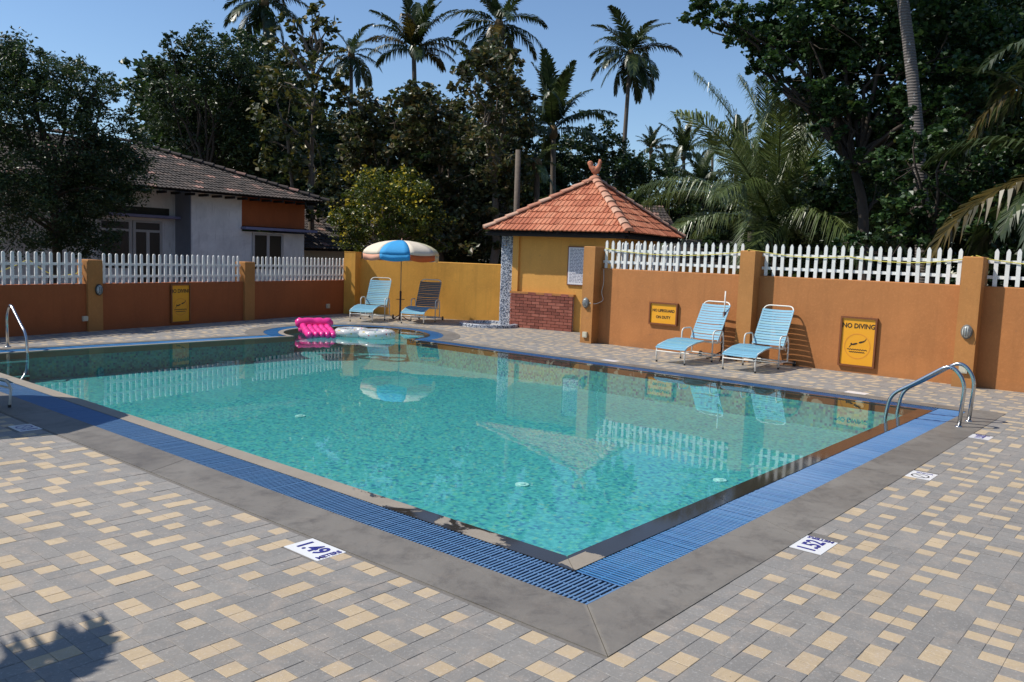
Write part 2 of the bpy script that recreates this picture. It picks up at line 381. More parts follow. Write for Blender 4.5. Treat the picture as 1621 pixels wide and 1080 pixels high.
def copy_tree(o, parent=None):
    c = o.copy(); C.objects.link(c); c.parent = parent
    for ch in list(o.children): copy_tree(ch, c)
    return c
def np_mesh(name, V, F, mat, smooth=False):
    me = bpy.data.meshes.new(name); nv = len(V); nf, k = F.shape
    me.vertices.add(nv); me.vertices.foreach_set('co', V.astype(np.float32).ravel())
    me.loops.add(nf*k); me.loops.foreach_set('vertex_index', F.astype(np.int32).ravel())
    me.polygons.add(nf); me.polygons.foreach_set('loop_start', np.arange(0, nf*k, k, dtype=np.int32))
    me.polygons.foreach_set('use_smooth', np.zeros(nf, dtype=bool)); me.materials.append(MT[mat]); me.update(calc_edges=True); me.validate()
    return me
def arc(c, r, a0, a1, n, z=None):
    return [(c[0]+r*math.cos(R(a0+(a1-a0)*i/n)), c[1]+r*math.sin(R(a0+(a1-a0)*i/n))) for i in range(n+1)]
def fillet(pts, r, n=5):
    P = [Vector(p) for p in pts]; out = [P[0]]
    for i in range(1, len(P)-1):
        a, b, c = P[i-1], P[i], P[i+1]; u = (a-b); v = (c-b); k = min(r, u.length*.49, v.length*.49)
        p0 = b+u.normalized()*k; p1 = b+v.normalized()*k
        for j in range(n+1):
            t = j/n; out.append(p0*(1-t)**2+b*2*t*(1-t)+p1*t*t)
    out.append(P[-1]); return out
_txt = {}
def text_mesh(s, size, extrude=.001):
    k = (s, size)
    if k not in _txt:
        cu = bpy.data.curves.new('lettering', 'FONT'); cu.body = s; cu.size = size; cu.align_x = 'CENTER'; cu.align_y = 'CENTER'; cu.extrude = extrude; cu.resolution_u = 3; cu.offset = size*.022
        ob = bpy.data.objects.new('lettering', cu); C.objects.link(ob); bpy.context.view_layer.update()
        me = bpy.data.meshes.new_from_object(ob.evaluated_get(bpy.context.evaluated_depsgraph_get())); bpy.data.objects.remove(ob); _txt[k] = me
    return _txt[k]
def text_obj(s, size, mat, parent, loc, rot, sx=1, bold=0):
    me = text_mesh(s, size).copy(); me.materials.clear(); me.materials.append(MT[mat])
    o = link('lettering', me, parent, loc, rot, (sx, 1, 1)); return o

# ================================================================== ground, deck and pool
KC = (10.75, 13.20)
def outline(x0, y0, x1, y1, r, n=(6, 8, 6, 28, 5, 9)):
    """pool outline: rectangle joined to the round paddling bay at its far corner, same point count for every offset"""
    yi = KC[1]-math.sqrt(r*r-(x1-KC[0])**2); xi = KC[0]-math.sqrt(r*r-(y1-KC[1])**2)
    a0 = math.degrees(math.atan2(yi-KC[1], x1-KC[0])); a1 = math.degrees(math.atan2(y1-KC[1], xi-KC[0]))
    if a1 < a0: a1 += 360
    seg = lambda a, b, k: [(a[0]+(b[0]-a[0])*i/k, a[1]+(b[1]-a[1])*i/k) for i in range(k)]
    return seg((x0, y0), (x1, y0), n[1])+seg((x1, y0), (x1, yi), n[2])+arc(KC, r, a0, a1, n[3])[:-1]+seg((xi, y1), (x0, y1), n[4])+seg((x0, y1), (x0, y0), n[5])
O_WATER = (3.72, 2.67, 10.87, 13.28, 1.40)
O_GI = (3.57, 2.51, 10.93, 13.36, 1.50)
O_GO = (3.25, 2.20, 11.20, 13.66, 1.78)
O_CO = (2.88, 1.83, 11.46, 13.86, 2.12)
def inside(o, x, y, g=0):
    return (o[0]-g < x < o[2]+g and o[1]-g < y < o[3]+g) or math.hypot(x-KC[0], y-KC[1]) < o[4]+g

DECK = (-2.6, -3.0, 17.4, 19.0)
# earth sheet out to the horizon, open where the deck lies
b = MB(); E_ = 900; X0, Y0, X1, Y1 = DECK
b.add([(-E_, -E_, -.03), (E_, -E_, -.03), (E_, E_, -.03), (-E_, E_, -.03), (X0, Y0, -.03), (X1, Y0, -.03), (X1, Y1, -.03), (X0, Y1, -.03)],
      [(0, 1, 5, 4), (1, 2, 6, 5), (2, 3, 7, 6), (3, 0, 4, 7)])
tag(b.build('ground', 'soil'), kind='structure')

# jointing bed under the pavers, cut round the pool
pavement = thing('pavement', None, None); pavement['kind'] = 'structure'
b = MB(); st = .08; y = Y0
while y < Y1-1e-6:
    run = None; x = X0
    while x < X1+1e-6:
        ins = inside(O_GO, x+st/2, y+st/2, .12) or x >= X1-1e-6
        if not ins and run is None: run = x
        if ins and run is not None:
            b.add([(run, y, -.0022), (x, y, -.0022), (x, y+st, -.0022), (run, y+st, -.0022)], [(0, 1, 2, 3)]); run = None
        x += st
    y += st
b.build('joint_bed', 'mortar', pavement)

# pavers on a 97.5 mm module, random blocks
U = .0976; GX, GY = 1.39-U*60, 1.83-U*60
NX, NY = int((13.9-GX)/U), int((18.4-GY)/U)
rng = random.Random(11)
occ = np.zeros((NX+2, NY+2), np.int8)
MARKS = [(2.70, 3.60, .194, .30), (4.84, 1.635, .29, .19), (7.24, 1.635, .24, .19), (9.49, 1.635, .24, .19), (2.70, 7.80, .17, .28)]
L_A, L_B = Vector((5.03, 15.36)), Vector((13.65, 17.35)); L_D = (L_B-L_A).normalized(); L_N = Vector((-L_D.y, L_D.x))
def on_deck(x, y):
    if inside(O_CO, x, y, -.02): return False
    if x > 13.80 and y < 9.45: return False
    if (Vector((x, y))-L_A).dot(L_N) > .05: return False
    if x > 13 and (x-13.97)*.838+(y-16.72)*.546 > .05 and y > 13.3: return False
    for mx, my, a, c in MARKS:
        if mx-.02 < x < mx+a+.02 and my-.02 < y < my+c+.02: return False
    return True
gx0 = max(0, int((0.2-GX)/U)); blocks = []
NXX = int((16.4-GX)/U); occ = np.zeros((NXX+2, NY+2), np.int8)
for i in range(NXX):
    for j in range(NY):
        x, y = GX+(i+.5)*U, GY+(j+.5)*U
        if not on_deck(x, y) or (x < .9 and y < 1.0): occ[i, j] = 9
cream = np.zeros_like(occ)
for j in range(NY):
    for i in range(NXX):
        if occ[i, j]: continue
        q = rng.random(); near_c = cream[max(0, i-1):i+2, max(0, j-1):j+2].sum()
        iscream = q < (.80 if near_c == 0 else .05)
        shp = rng.choice([(1, 1), (1, 1), (2, 1), (1, 2)]) if iscream else rng.choice([(1, 1), (1, 1), (2, 1), (1, 2), (2, 2), (2, 1)])
        if any(i+a >= NXX or j+c >= NY or occ[i+a, j+c] for a in range(shp[0]) for c in range(shp[1])): shp = (1, 1)
        if iscream and shp != (1, 1) and cream[max(0, i-1):i+shp[0]+1, max(0, j-1):j+shp[1]+1].sum(): shp = (1, 1)
        occ[i:i+shp[0], j:j+shp[1]] = 1
        if iscream: cream[i:i+shp[0], j:j+shp[1]] = 1
        # cast pairs of cream show a joint in the middle, larger greys often do
        if iscream and shp != (1, 1):
            for a in range(shp[0]):
                for c in range(shp[1]): blocks.append((i+a, j+c, 1, 1, True))
        else: blocks.append((i, j, shp[0], shp[1], iscream))
def seen(x, y):
    d = Vector((x, y, -CAM_H)); z = d.dot(fwd)
    return z > .3 and abs(d.dot(r2)/z) < .63 and abs(d.dot(u2)/z) < .425
blocks.sort(key=lambda t: math.hypot(GX+(t[0]+t[2]/2)*U, GY+(t[1]+t[3]/2)*U)-(.1*t[2]*t[3]))
indiv = [t for t in blocks if seen(GX+(t[0]+t[2]/2)*U, GY+(t[1]+t[3]/2)*U)][:300]; iset = set(indiv)
pm = {}
def paver_mesh(a, c, cr):
    k = (a, c, cr)
    if k not in pm:
        q = MB(); hw, hh = a*U/2-.001, c*U/2-.001; e = .0015
        vs = [(-hw, -hh, -.03), (hw, -hh, -.03), (hw, hh, -.03), (-hw, hh, -.03), (-hw, -hh, -e), (hw, -hh, -e), (hw, hh, -e), (-hw, hh, -e), (-hw+e, -hh+e, 0), (hw-e, -hh+e, 0), (hw-e, hh-e, 0), (-hw+e, hh-e, 0)]
        q.add(vs, [(8, 9, 10, 11)]+[(i, (i+1) % 4, 4+(i+1) % 4, 4+i) for i in range(4)]+[(4+i, 4+(i+1) % 4, 8+(i+1) % 4, 8+i) for i in range(4)])
        pm[k] = q.build('paver', 'paver_cream' if cr else 'paver_grey', mesh_only=True)
    return pm[k]
for (i, j, a, c, cr) in indiv:
    link('paver', paver_mesh(a, c, cr), pavement, (GX+(i+a/2)*U+rng.gauss(0, .0006), GY+(j+c/2)*U+rng.gauss(0, .0006), rng.gauss(0, .0006)), (rng.gauss(0, .003), rng.gauss(0, .003), rng.gauss(0, .004)))
for cr, nm in ((False, 'paver_grey'), (True, 'paver_cream')):
    rest = [t for t in blocks if t not in iset and t[4] == cr and t[0] >= gx0-40]
    A = np.array([[GX+(t[0]+t[2]/2)*U, GY+(t[1]+t[3]/2)*U, t[2]*U/2-.001, t[3]*U/2-.001] for t in rest])
    rs = np.random.RandomState(3); n = len(A); cz = rs.normal(0, .0007, n); tx = rs.normal(0, .003, n); ty = rs.normal(0, .003, n)
    V = np.zeros((n, 8, 3)); sg = [(-1, -1), (1, -1), (1, 1), (-1, 1)]
    for k, (sx, sy) in enumerate(sg):
        V[:, k, 0] = A[:, 0]+sx*A[:, 2]; V[:, k, 1] = A[:, 1]+sy*A[:, 3]; V[:, k, 2] = -.03
        V[:, k+4, 0] = V[:, k, 0]; V[:, k+4, 1] = V[:, k, 1]; V[:, k+4, 2] = cz+tx*sy*A[:, 3]+ty*sx*A[:, 2]
    F = np.array([(4, 5, 6, 7)]+[(q, (q+1) % 4, 4+(q+1) % 4, 4+q) for q in range(4)])
    F = (F[None]+np.arange(n)[:, None, None]*8).reshape(-1, 4)
    tag(link('paver_field', np_mesh('paver_field', V.reshape(-1, 3), F, nm), pavement), kind='stuff')

# coping and rim as slabs between two outlines
def ring_slabs(name, root, oa, ob, z0, z1, mat, group_n, gap=.0028):
    A, B = outline(*oa), outline(*ob); n = len(A); i = 0
    bounds = group_n(n)
    for a, e in bounds:
        q = MB(); idx = list(range(a, e+1)); m = len(idx)
        PA = [Vector(A[k % n]) for k in idx]; PB = [Vector(B[k % n]) for k in idx]
        for P in (PA, PB):
            t = (P[1]-P[0]).normalized()*gap; P[0] = P[0]+t; t = (P[-1]-P[-2]).normalized()*gap; P[-1] = P[-1]-t
        pts = PA+PB[::-1]
        vs = [(p.x, p.y, z0) for p in pts]+[(p.x, p.y, z1) for p in pts]; L = len(pts)
        fs = [(L+k, L+k+1, 2*L-2-k, 2*L-1-k) for k in range(m-1)]+[(k, (k+1) % L, L+(k+1) % L, L+k) for k in range(L)]
        q.add(vs, fs); o = q.build(name, mat, root)
def groups(n):
    out = []; i = 0
    sizes = [2, 2, 2, 2]+[2, 2, 2]+[4]*7+[1]*5+[2, 2, 2, 3]
    for s_ in sizes: out.append((i, i+s_)); i += s_
    out[-1] = (out[-1][0], n); return out
coping_root = thing('pool_coping', None, None); coping_root['kind'] = 'structure'
ring_slabs('coping_slab', coping_root, O_GO, O_CO, -.05, .004, 'coping', groups)
ring_slabs('rim_stone', coping_root, O_WATER, O_GI, -.10, .001, 'rim', groups)

# basin, gutter, water
pool = thing('pool_basin', None, None); pool['kind'] = 'structure'
W_ = outline(*O_WATER); ZB = -.42
b = MB(); n = len(W_)
b.add([(x, y, -.1) for x, y in W_]+[(x, y, ZB) for x, y in W_], [(i, (i+1) % n, n+(i+1) % n, n+i) for i in range(n)]); b.build('basin_wall', 'mosaic', pool)
b = MB(); b.prism(W_, ZB-.05, ZB, False)
b.build('basin_floor', 'mosaic', pool)
b = MB(); G1, G2 = outline(*O_GI), outline(*O_GO)
b.add([(x, y, -.12) for x, y in G1]+[(x, y, -.12) for x, y in G2], [(i, (i+1) % n, n+(i+1) % n, n+i) for i in range(n)])
b.add([(x, y, -.12) for x, y in G1]+[(x, y, -.002) for x, y in G1], [(i, (i+1) % n, n+(i+1) % n, n+i) for i in range(n)])
b.add([(x, y, -.12) for x, y in G2]+[(x, y, .0) for x, y in G2], [(i, (i+1) % n, n+(i+1) % n, n+i) for i in range(n)])
b.build('gutter', 'gutter', pool)
b = MB(); b.add([(x, y, -.008) for x, y in W_], [tuple(range(n))]); tag(b.build('pool_water', 'water'), kind='structure')
# paddling bay step (pale submerged ledge in the round bay)
b = MB(); b.prism(arc(KC, 1.36, -40, 130, 20), ZB, -.22, False); b.build('paddling_step', 'mosaic', pool)
for x, y in ((6.15, 8.59), (5.82, 4.72), (7.38, 3.52)):
    q = MB(); q.prism([(x+.065*math.cos(t*.5236), y+.065*math.sin(t*.5236)) for t in range(12)], ZB, ZB+.012); q.prism([(x+.03*math.cos(t*.5236), y+.03*math.sin(t*.5236)) for t in range(12)], ZB+.012, ZB+.02)
    q.build('floor_inlet', 'nozzle', pool)

# overflow gratings: slats across the gutter, three dowels along it
def slat_mesh(L):
    q = MB(); w2 = .0082
    q.add([(-.002, -L/2, -.012), (.002, -L/2, -.012), (.002, L/2, -.012), (-.002, L/2, -.012), (-w2, -L/2, -.003), (w2, -L/2, -.003), (w2, L/2, -.003), (-w2, L/2, -.003), (-w2+.002, -L/2+.002, 0), (w2-.002, -L/2+.002, 0), (w2-.002, L/2-.002, 0), (-w2+.002, L/2-.002, 0)],
          [(8, 9, 10, 11)]+[(i, (i+1) % 4, 4+(i+1) % 4, 4+i) for i in range(4)]+[(4+i, 4+(i+1) % 4, 8+(i+1) % 4, 8+i) for i in range(4)])
    return q.build('slat', 'grate', mesh_only=True)
PITCH_ = .0285
def grating(label, a, bb, width, first):
    """a -> b centre line; first = number of single slats from a"""
    a, bb = Vector(a), Vector(bb); d = (bb-a); L = d.length; d.normalize(); ang = math.atan2(d.y, d.x)
    t = thing('overflow_grating', label, 'grating', (a.x, a.y, 0), ang, 'blue gratings over the pool gutter')
    n = int(L/PITCH_); me = slat_mesh(width-.008); rg = random.Random(5)
    for i in range(min(n, first)):
        link('slat', me, t, ((i+.5)*PITCH_+rg.gauss(0, .0006), rg.gauss(0, .0012), -.001+rg.gauss(0, .0004)), (0, 0, rg.gauss(0, .004)))
    if n > first:
        base = np.array([v.co[:] for v in me.vertices]); fc = np.array([list(p.vertices) for p in me.polygons]); k = n-first
        off = np.zeros((k, 1, 3)); off[:, 0, 0] = (np.arange(first, n)+.5)*PITCH_; off[:, 0, 2] = -.001
        V = (base[None]+off).reshape(-1, 3); F = (fc[None]+np.arange(k)[:, None, None]*len(base)).reshape(-1, 4)
        tag(link('slat_row', np_mesh('slat_row', V, F, 'grate'), t), kind='stuff')
    q = MB()
    for yy in (-.11, 0, .11): q.box(0, yy*width/.32-.004, -.016, L, yy*width/.32+.004, -.0045)
    q.build('dowel', 'grate', t)
    return t
yi = KC[1]-math.sqrt(1.5**2-(10.93-KC[0])**2); xi = KC[0]-math.sqrt(1.5**2-(13.36-KC[1])**2)
grating('long blue slatted grating along the left side of the pool, running into the near corner', (3.41, 2.20), (3.41, 13.66), .32, 300)
grating('blue slatted grating along the near right side, from the near corner to the silver ladder', (3.575, 2.355), (11.20, 2.355), .31, 267)
grating('narrow blue grating along the far right side below the orange wall', (11.065, 2.515), (11.065, yi-.1), .27, 120)
grating('blue grating along the far left side below the shaded wall', (3.575, 13.51), (xi-.15, 13.51), .30, 100)
t = thing('overflow_grating', 'curved blue grating round the rounded bay at the far corner of the pool', 'grating', (KC[0], KC[1], 0), 0, 'blue gratings over the pool gutter')
q = MB(); a = -80
while a < 171:
    for s_ in (0,):
        c0, c1 = R(a), R(a+.62)
        q.add([(r*math.cos(c), r*math.sin(c), z) for z in (-.02, -.001) for r, c in ((1.505, c0), (1.775, c0), (1.775, c1), (1.505, c1))], [(4, 5, 6, 7), (0, 1, 5, 4), (1, 2, 6, 5), (2, 3, 7, 6), (3, 0, 4, 7)])
    a += 1.0
tag(q.build('slat_row', 'grate', t), kind='stuff')

# ================================================================== depth markers
def marker(x, y, sx, sy, rz, txt, label, sub=True):
    t = thing('depth_marker', label, 'pool depth marker', (x, y, 0), rz, 'white marker tiles let into the paving')
    q = MB(); q.box(-sx/2, -sy/2, -.03, sx/2, sy/2, .001); q.build('tile', 'marker_white', t)
    if txt:
        text_obj(txt, .125, 'marker_ink', t, (-.012, .035, .0022), (0, 0, R(90)*0), .95)
    return t
def meters(t, loc, rot, size=.05): text_obj('METERS', size, 'marker_ink', t, loc, rot)
# 1.49: digits read down the long side (-y), METERS across the far short end
t = thing('depth_marker', 'white tile with navy 1.49 METERS, beside the near left coping', 'pool depth marker', (2.775, 3.725, 0), 0, 'white marker tiles let into the paving')
q = MB(); q.box(-.098, -.155, -.03, .098, .155, .001); q.build('tile', 'marker_white', t)
text_obj('1.49', .15, 'marker_ink', t, (.002, .025, .0022), (0, 0, R(-90)), .82)
text_obj('METERS', .052, 'marker_ink', t, (0, -.128, .0022), (0, 0, 0), .9)
t = thing('depth_marker', 'white tile with navy 1.52 METERS, beside the near right coping', 'pool depth marker', (4.97, 1.735, 0), 0, 'white marker tiles let into the paving')
q = MB(); q.box(-.145, -.098, -.03, .145, .098, .001); q.build('tile', 'marker_white', t)
text_obj('1.52', .15, 'marker_ink', t, (-.028, .0, .0022), (0, 0, 0), .82)
text_obj('METERS', .052, 'marker_ink', t, (.122, .0, .0022), (0, 0, R(90)), .9)
t = thing('depth_marker', 'white tile with a faint no diving emblem, midway along the right coping', 'pool safety marker', (7.36, 1.735, 0), 0, 'white marker tiles let into the paving')
q = MB(); q.box(-.13, -.098, -.03, .13, .098, .001); q.build('tile', 'marker_white', t)
q = MB()
for i in range(24):
    a0, a1 = 2*math.pi*i/24, 2*math.pi*(i+1)/24
    q.add([(r*math.cos(c)-.03, r*math.sin(c), .002) for r, c in ((.058, a0), (.07, a0), (.07, a1), (.058, a1))], [(0, 1, 2, 3)])
q.add([(-.075, -.045, .002), (-.068, -.05, .002), (.015, .045, .002), (.008, .05, .002)], [(0, 1, 2, 3)])
q.build('emblem', 'lamp_rim', t)
text_obj('NO', .04, 'marker_ink', t, (.085, .03, .0022), (0, 0, R(90)), .9); text_obj('DIVING', .03, 'marker_ink', t, (.085, -.03, .0022), (0, 0, R(90)), .8)
t = thing('depth_marker', 'white tile with small blue numbers, beside the coping next to the silver ladder', 'pool depth marker', (9.6, 1.735, 0), 0, 'white marker tiles let into the paving')
q = MB(); q.box(-.12, -.098, -.03, .12, .098, .001); q.build('tile', 'marker_white', t)
text_obj('1.52', .11, 'marker_ink', t, (-.02, 0, .0022), (0, 0, 0), .9); text_obj('METERS', .045, 'marker_ink', t, (.095, 0, .0022), (0, 0, R(90)), .85)
t = thing('depth_marker', 'white tile with a dark emblem, lying in the umbrella shadow at the left edge', 'pool safety marker', (2.785, 7.94, 0), 0, 'white marker tiles let into the paving')
q = MB(); q.box(-.09, -.145, -.03, .09, .145, .001); q.build('tile', 'marker_white', t)
q = MB()
for i in range(24):
    a0, a1 = 2*math.pi*i/24, 2*math.pi*(i+1)/24
    q.add([(r*math.cos(c), r*math.sin(c)+.03, .002) for r, c in ((.055, a0), (.068, a0), (.068, a1), (.055, a1))], [(0, 1, 2, 3)])
q.add([(-.045, -.02, .002), (-.038, -.026, .002), (.045, .075, .002), (.038, .08, .002)], [(0, 1, 2, 3)])
q.build('emblem', 'marker_ink', t)
text_obj('NO DIVING', .03, 'marker_ink', t, (0, -.09, .0022), (0, 0, 0), .9)
for (x, y, lb) in ((11.56, 7.6, 'white marker tile on the paving in front of the left of the two right loungers'), (11.58, 3.62, 'white marker tile on the far paving below the large no diving sign')):
    t = thing('depth_marker', lb, 'pool depth marker', (x, y, 0), 0, 'white marker tiles let into the paving')
    q = MB(); q.box(-.09, -.14, -.03, .09, .14, .0035); q.build('tile', 'marker_white', t)
    text_obj('1.37', .11, 'marker_ink', t, (0, .02, .0045), (0, 0, R(90)), .9) if x > 99 else None
    q = MB(); q.add([(-.05, -.09, .0045), (.05, -.09, .0045), (.05, .06, .0045), (-.05, .06, .0045)], [(0, 1, 2, 3)]) if False else None

# ================================================================== walls
def wall_thing(label, x0, x1, loc, rz, h, mat, thick=.2, cat='wall'):
    t = thing('boundary_wall', label, cat, loc, rz)
    q = MB(); n = max(2, int((x1-x0)/.5))
    # subdivided run with a slightly uneven trowelled face and worn top edge
    rg = random.Random(int(x1*10))
    for i in range(n):
        a, e = x0+(x1-x0)*i/n, x0+(x1-x0)*(i+1)/n
        vs = [(a, 0, -.05), (e, 0, -.05), (e, thick, -.05), (a, thick, -.05), (a, 0, h-.012), (e, 0, h-.012), (e, thick, h-.012), (a, thick, h-.012), (a, .012, h), (e, .012, h), (e, thick-.012, h), (a, thick-.012, h)]
        q.add(vs, [(0, 1, 5, 4), (4, 5, 9, 8), (8, 9, 10, 11), (11, 10, 6, 7), (2, 3, 7, 6)])
    q.add([(x0, 0, -.05), (x0, thick, -.05), (x0, thick, h-.012), (x0, 0, h-.012)], [(0, 3, 2, 1)]); q.add([(x1, 0, -.05), (x1, thick, -.05), (x1, thick, h-.012), (x1, 0, h-.012)], [(0, 1, 2, 3)])
    q.build('wall_face', mat, t); return t
def pillar(t, x, w, d0, d1, h, mat='mustard'):
    q = MB(); e = .015
    q.add([(x-w/2, d0, -.05), (x+w/2, d0, -.05), (x+w/2, d1, -.05), (x-w/2, d1, -.05), (x-w/2, d0, h-e), (x+w/2, d0, h-e), (x+w/2, d1, h-e), (x-w/2, d1, h-e), (x-w/2+e, d0+e, h), (x+w/2-e, d0+e, h), (x+w/2-e, d1-e, h), (x-w/2+e, d1-e, h)],
          [(8, 9, 10, 11)]+[(i, (i+1) % 4, 4+(i+1) % 4, 4+i) for i in range(4)]+[(4+i, 4+(i+1) % 4, 8+(i+1) % 4, 8+i) for i in range(4)])
    return q.build('pillar', mat, t)
# right wall: local +x runs along world -y, local +y points away from the pool
wr = wall_thing('tall orange rendered wall with mustard pillars behind the two blue loungers', 0, 12.6, (13.76, 9.40, 0), R(-90), 1.49, 'orange')
# local y = world x - 13.76 ; local x = 9.40 - world y
for yw in (9.495, 6.205, 2.76, -.60): pillar(wr, 9.40-yw, .27, -.24, .16, 1.91)
wl = wall_thing('low shaded orange wall with three mustard pillars along the left side of the pool', -5.5, 9.12, (L_A.x, L_A.y, 0), math.atan2(L_D.y, L_D.x), .87, 'orange_shaded')
for s_ in (-1.9, 1.74, 5.58): pillar(wl, s_, .30, -.05, .25, 1.31)
cp = thing('corner_pillar', 'mustard pillar at the far corner between the white fence and the yellow wall', 'pillar', (13.95, 17.28, 0), R(22))
q = MB(); q.box(-.16, -.16, -.05, .16, .16, 1.60); q.build('shaft', 'yellow', cp); q = MB(); q.box(-.165, -.165, 1.60, .165, .165, 1.615); q.build('cap', 'yellow', cp)
wy = wall_thing('ochre yellow wall behind the far pair of loungers', 0, 5.1, (14.10, 17.20, 0), math.atan2(-3.6, 1.6), 1.44, 'yellow')

# ================================================================== picket fences
def picket_mesh(h, pointed=True, w_=.055):
    q = MB(); a = w_/2
    top = [(a, h-.045), (a*.45, h-.012), (0, h)] if pointed else [(a, h-.035), (a*.8, h-.012), (a*.35, h)]
    prof = [(-a, 0), (a, 0)]+top+([(-x, z) for x, z in top[:-1][::-1]] if pointed else [(-x, z) for x, z in top[::-1]])
    n = len(prof); th = .022
    q.add([(x, -th/2, z) for x, z in prof]+[(x, th/2, z) for x, z in prof], [tuple(range(n)), tuple(range(2*n-1, n-1, -1))]+[(i, n+i, n+(i+1) % n, (i+1) % n) for i in range(n)])
    return q.build('picket', 'white_paint', mesh_only=True)
PK = {True: picket_mesh(.545), False: picket_mesh(.56, False)}
def fence(label, a, e, z, step, pointed=True, off=0, rails=(.13, .355)):
    a, e = Vector(a), Vector(e); d = e-a; L = d.length
    t = thing('picket_fence', label, 'fence', (a.x, a.y, z), math.atan2(d.y, d.x), 'white picket panels on top of the pool walls')
    n = int(L/step+.3); rg = random.Random(int(L*100)); s0 = (L-(n-1)*step)/2
    for i in range(n):
        link('picket', PK[pointed], t, (s0+i*step+rg.gauss(0, .002), 0, rg.gauss(0, .003)), (rg.gauss(0, .006), rg.gauss(0, .008), rg.gauss(0, .02)))
    for zz in rails:
        q = MB(); q.box(.005, .0125, zz-.024, L-.005, .034, zz+.024); q.build('rail', 'white_paint', t)
    return t
XF = 13.80
fence('white pointed picket panel between the first two mustard pillars, nearest the tiled kiosk', (XF, 9.36), (XF, 6.34), 1.492, .1425)
fence('long white pointed picket panel above the large no diving sign', (XF, 6.07), (XF, 2.90), 1.492, .1425)
fence('white pointed picket panel at the right edge of the picture', (XF, 2.62), (XF, -.46), 1.492, .1425)
fence('second white picket run going back from the wall beside the kiosk', (13.98, 9.32), (16.3, 9.0), 1.47, .1425)
def lp(s, n=.03): v = L_A+L_D*s+L_N*n; return (v.x, v.y)
fence('white round-topped picket panel at the left edge of the picture', lp(-1.74, .06), lp(1.58, .06), .872, .139, False)
fence('white round-topped picket panel in front of the house door', lp(1.90, .06), lp(5.42, .06), .872, .139, False)
fence('white round-topped picket panel ending at the far corner pillar', lp(5.74, .06), lp(9.05, .06), .872, .139, False)

# ropes along the right fence
def rope(label, pts, mat='rope', r=.007):
    q = MB(); q.tube(pts, r, 6); tag(q.build('rope' if mat == 'rope' else 'cable', mat, smooth=True), label, 'rope' if mat == 'rope' else 'cable')
def sag(a, e, s, n=14): return [(a[0]+(e[0]-a[0])*i/n, a[1]+(e[1]-a[1])*i/n, a[2]+(e[2]-a[2])*i/n-4*s*(i/n)*(1-i/n)) for i in range(n+1)]
ry = [(13.772, 9.30, 1.88), (13.772, 6.36, 1.895)]
rope('yellow rope sagging across the picket panel next to the kiosk', sag(*ry, .10)+[(13.51, 6.20, 1.917)])
rope('yellow rope sagging across the picket panel above the no diving sign', [(13.51, 6.2, 1.925)]+sag((13.772, 6.05, 1.90), (13.772, 4.6, 1.86), .05)[0:]+sag((13.772, 4.6, 1.86), (13.772, 2.92, 1.875), .075)[1:]+[(13.60, 2.78, 1.917)])
rope('yellow rope hanging on the pickets at the right edge', [(13.60, 2.74, 1.925)]+sag((13.772, 2.6, 1.88), (13.772, -.4, 1.87), .10))
rope('white cable hanging in a loop from the fence to the bulkhead lamp by the kiosk', fillet([(13.755, 9.30, 1.48), (13.74, 9.27, 1.2), (13.72, 9.31, 1.0), (13.72, 9.23, .86), (13.55, 9.33, .78), (13.50, 9.47, .81)], .08), 'cable', .006)
rope('yellow line tied diagonally behind the left picket panel', sag((L_A+L_D*.1+L_N*.12)[:] + (1.15,), (L_A+L_D*.95+L_N*.12)[:] + (1.0,), .06) if False else [(*(L_A+L_D*(s_)+L_N*.14), z) for s_, z in ((.1, 1.08), (.45, 1.22), (.6, 1.30), (.85, 1.12), (1.1, 1.0), (1.5, 1.05), (1.75, 1.28))])

# ================================================================== lamps and switch boxes
def bulkhead(label, loc, rz, rim='lamp_grey'):
    t = thing('bulkhead_lamp', label, 'wall lamp', loc, rz, 'oval bulkhead lamps on the pillars')
    q = MB(); q.ball((0, 0, 0), (.062, .045, .088), 14, 8); q.build('glass', 'lamp_glass', t, True)
    q = MB(); ring = [(.068*math.cos(a_*math.pi/10), .012, .094*math.sin(a_*math.pi/10)) for a_ in range(21)]; q.tube(ring, .012, 6, False)
    q.box(-.05, -.001, -.07, .05, .03, .07)
    q.build('rim', rim, t, True)
    for dx in (-.03, 0, .03):
        q = MB(); hh = .085*math.sqrt(1-(dx/.07)**2); q.tube([(dx, .0, -hh), (dx, -.042, -hh*.6), (dx, -.052, 0), (dx, -.042, hh*.6), (dx, 0, hh)], .005, 5); q.build('guard_bar', rim, t, True)
    return t
bulkhead('oval ribbed lamp on the pillar right of the no diving sign', (13.49, 2.75, .82), R(-90))
bulkhead('grey oval lamp on the pillar nearest the kiosk, with a white cable', (13.49, 9.52, .80), R(-90))
v = L_A+L_D*1.80+L_N*-.08; bulkhead('black oval lamp on the shaded left pillar', (v.x, v.y, .76), math.atan2(L_D.y, L_D.x), 'lamp_rim')
def box_thing(name, label, cat, c, s, rz, mat):
    q = MB(); x, y, z = (k/2 for k in s); q.box(-x, -y, -z, x, y, z); 
    t = thing(name, label, cat, c, rz); q.build('box', mat, t)
    q = MB(); q.box(-x*.72, -y-.004, -z*.72, x*.72, -y, z*.72); q.build('cover', mat, t); return t
box_thing('switch_box', 'ivory switch box low on the pillar by the kiosk', 'switch box', (13.50, 9.50, .17), (.10, .04, .11), R(-90), 'socket')
box_thing('switch_box', 'ivory switch box low on the pillar behind the silver ladder', 'switch box', (13.50, 2.75, .27), (.11, .04, .11), R(-90), 'socket')
v = L_A+L_D*1.55+L_N*-.02; box_thing('switch_box', 'pale switch box low on the shaded wall beside the left pillar', 'switch box', (v.x, v.y, .24), (.11, .04, .09), math.atan2(L_D.y, L_D.x), 'socket')
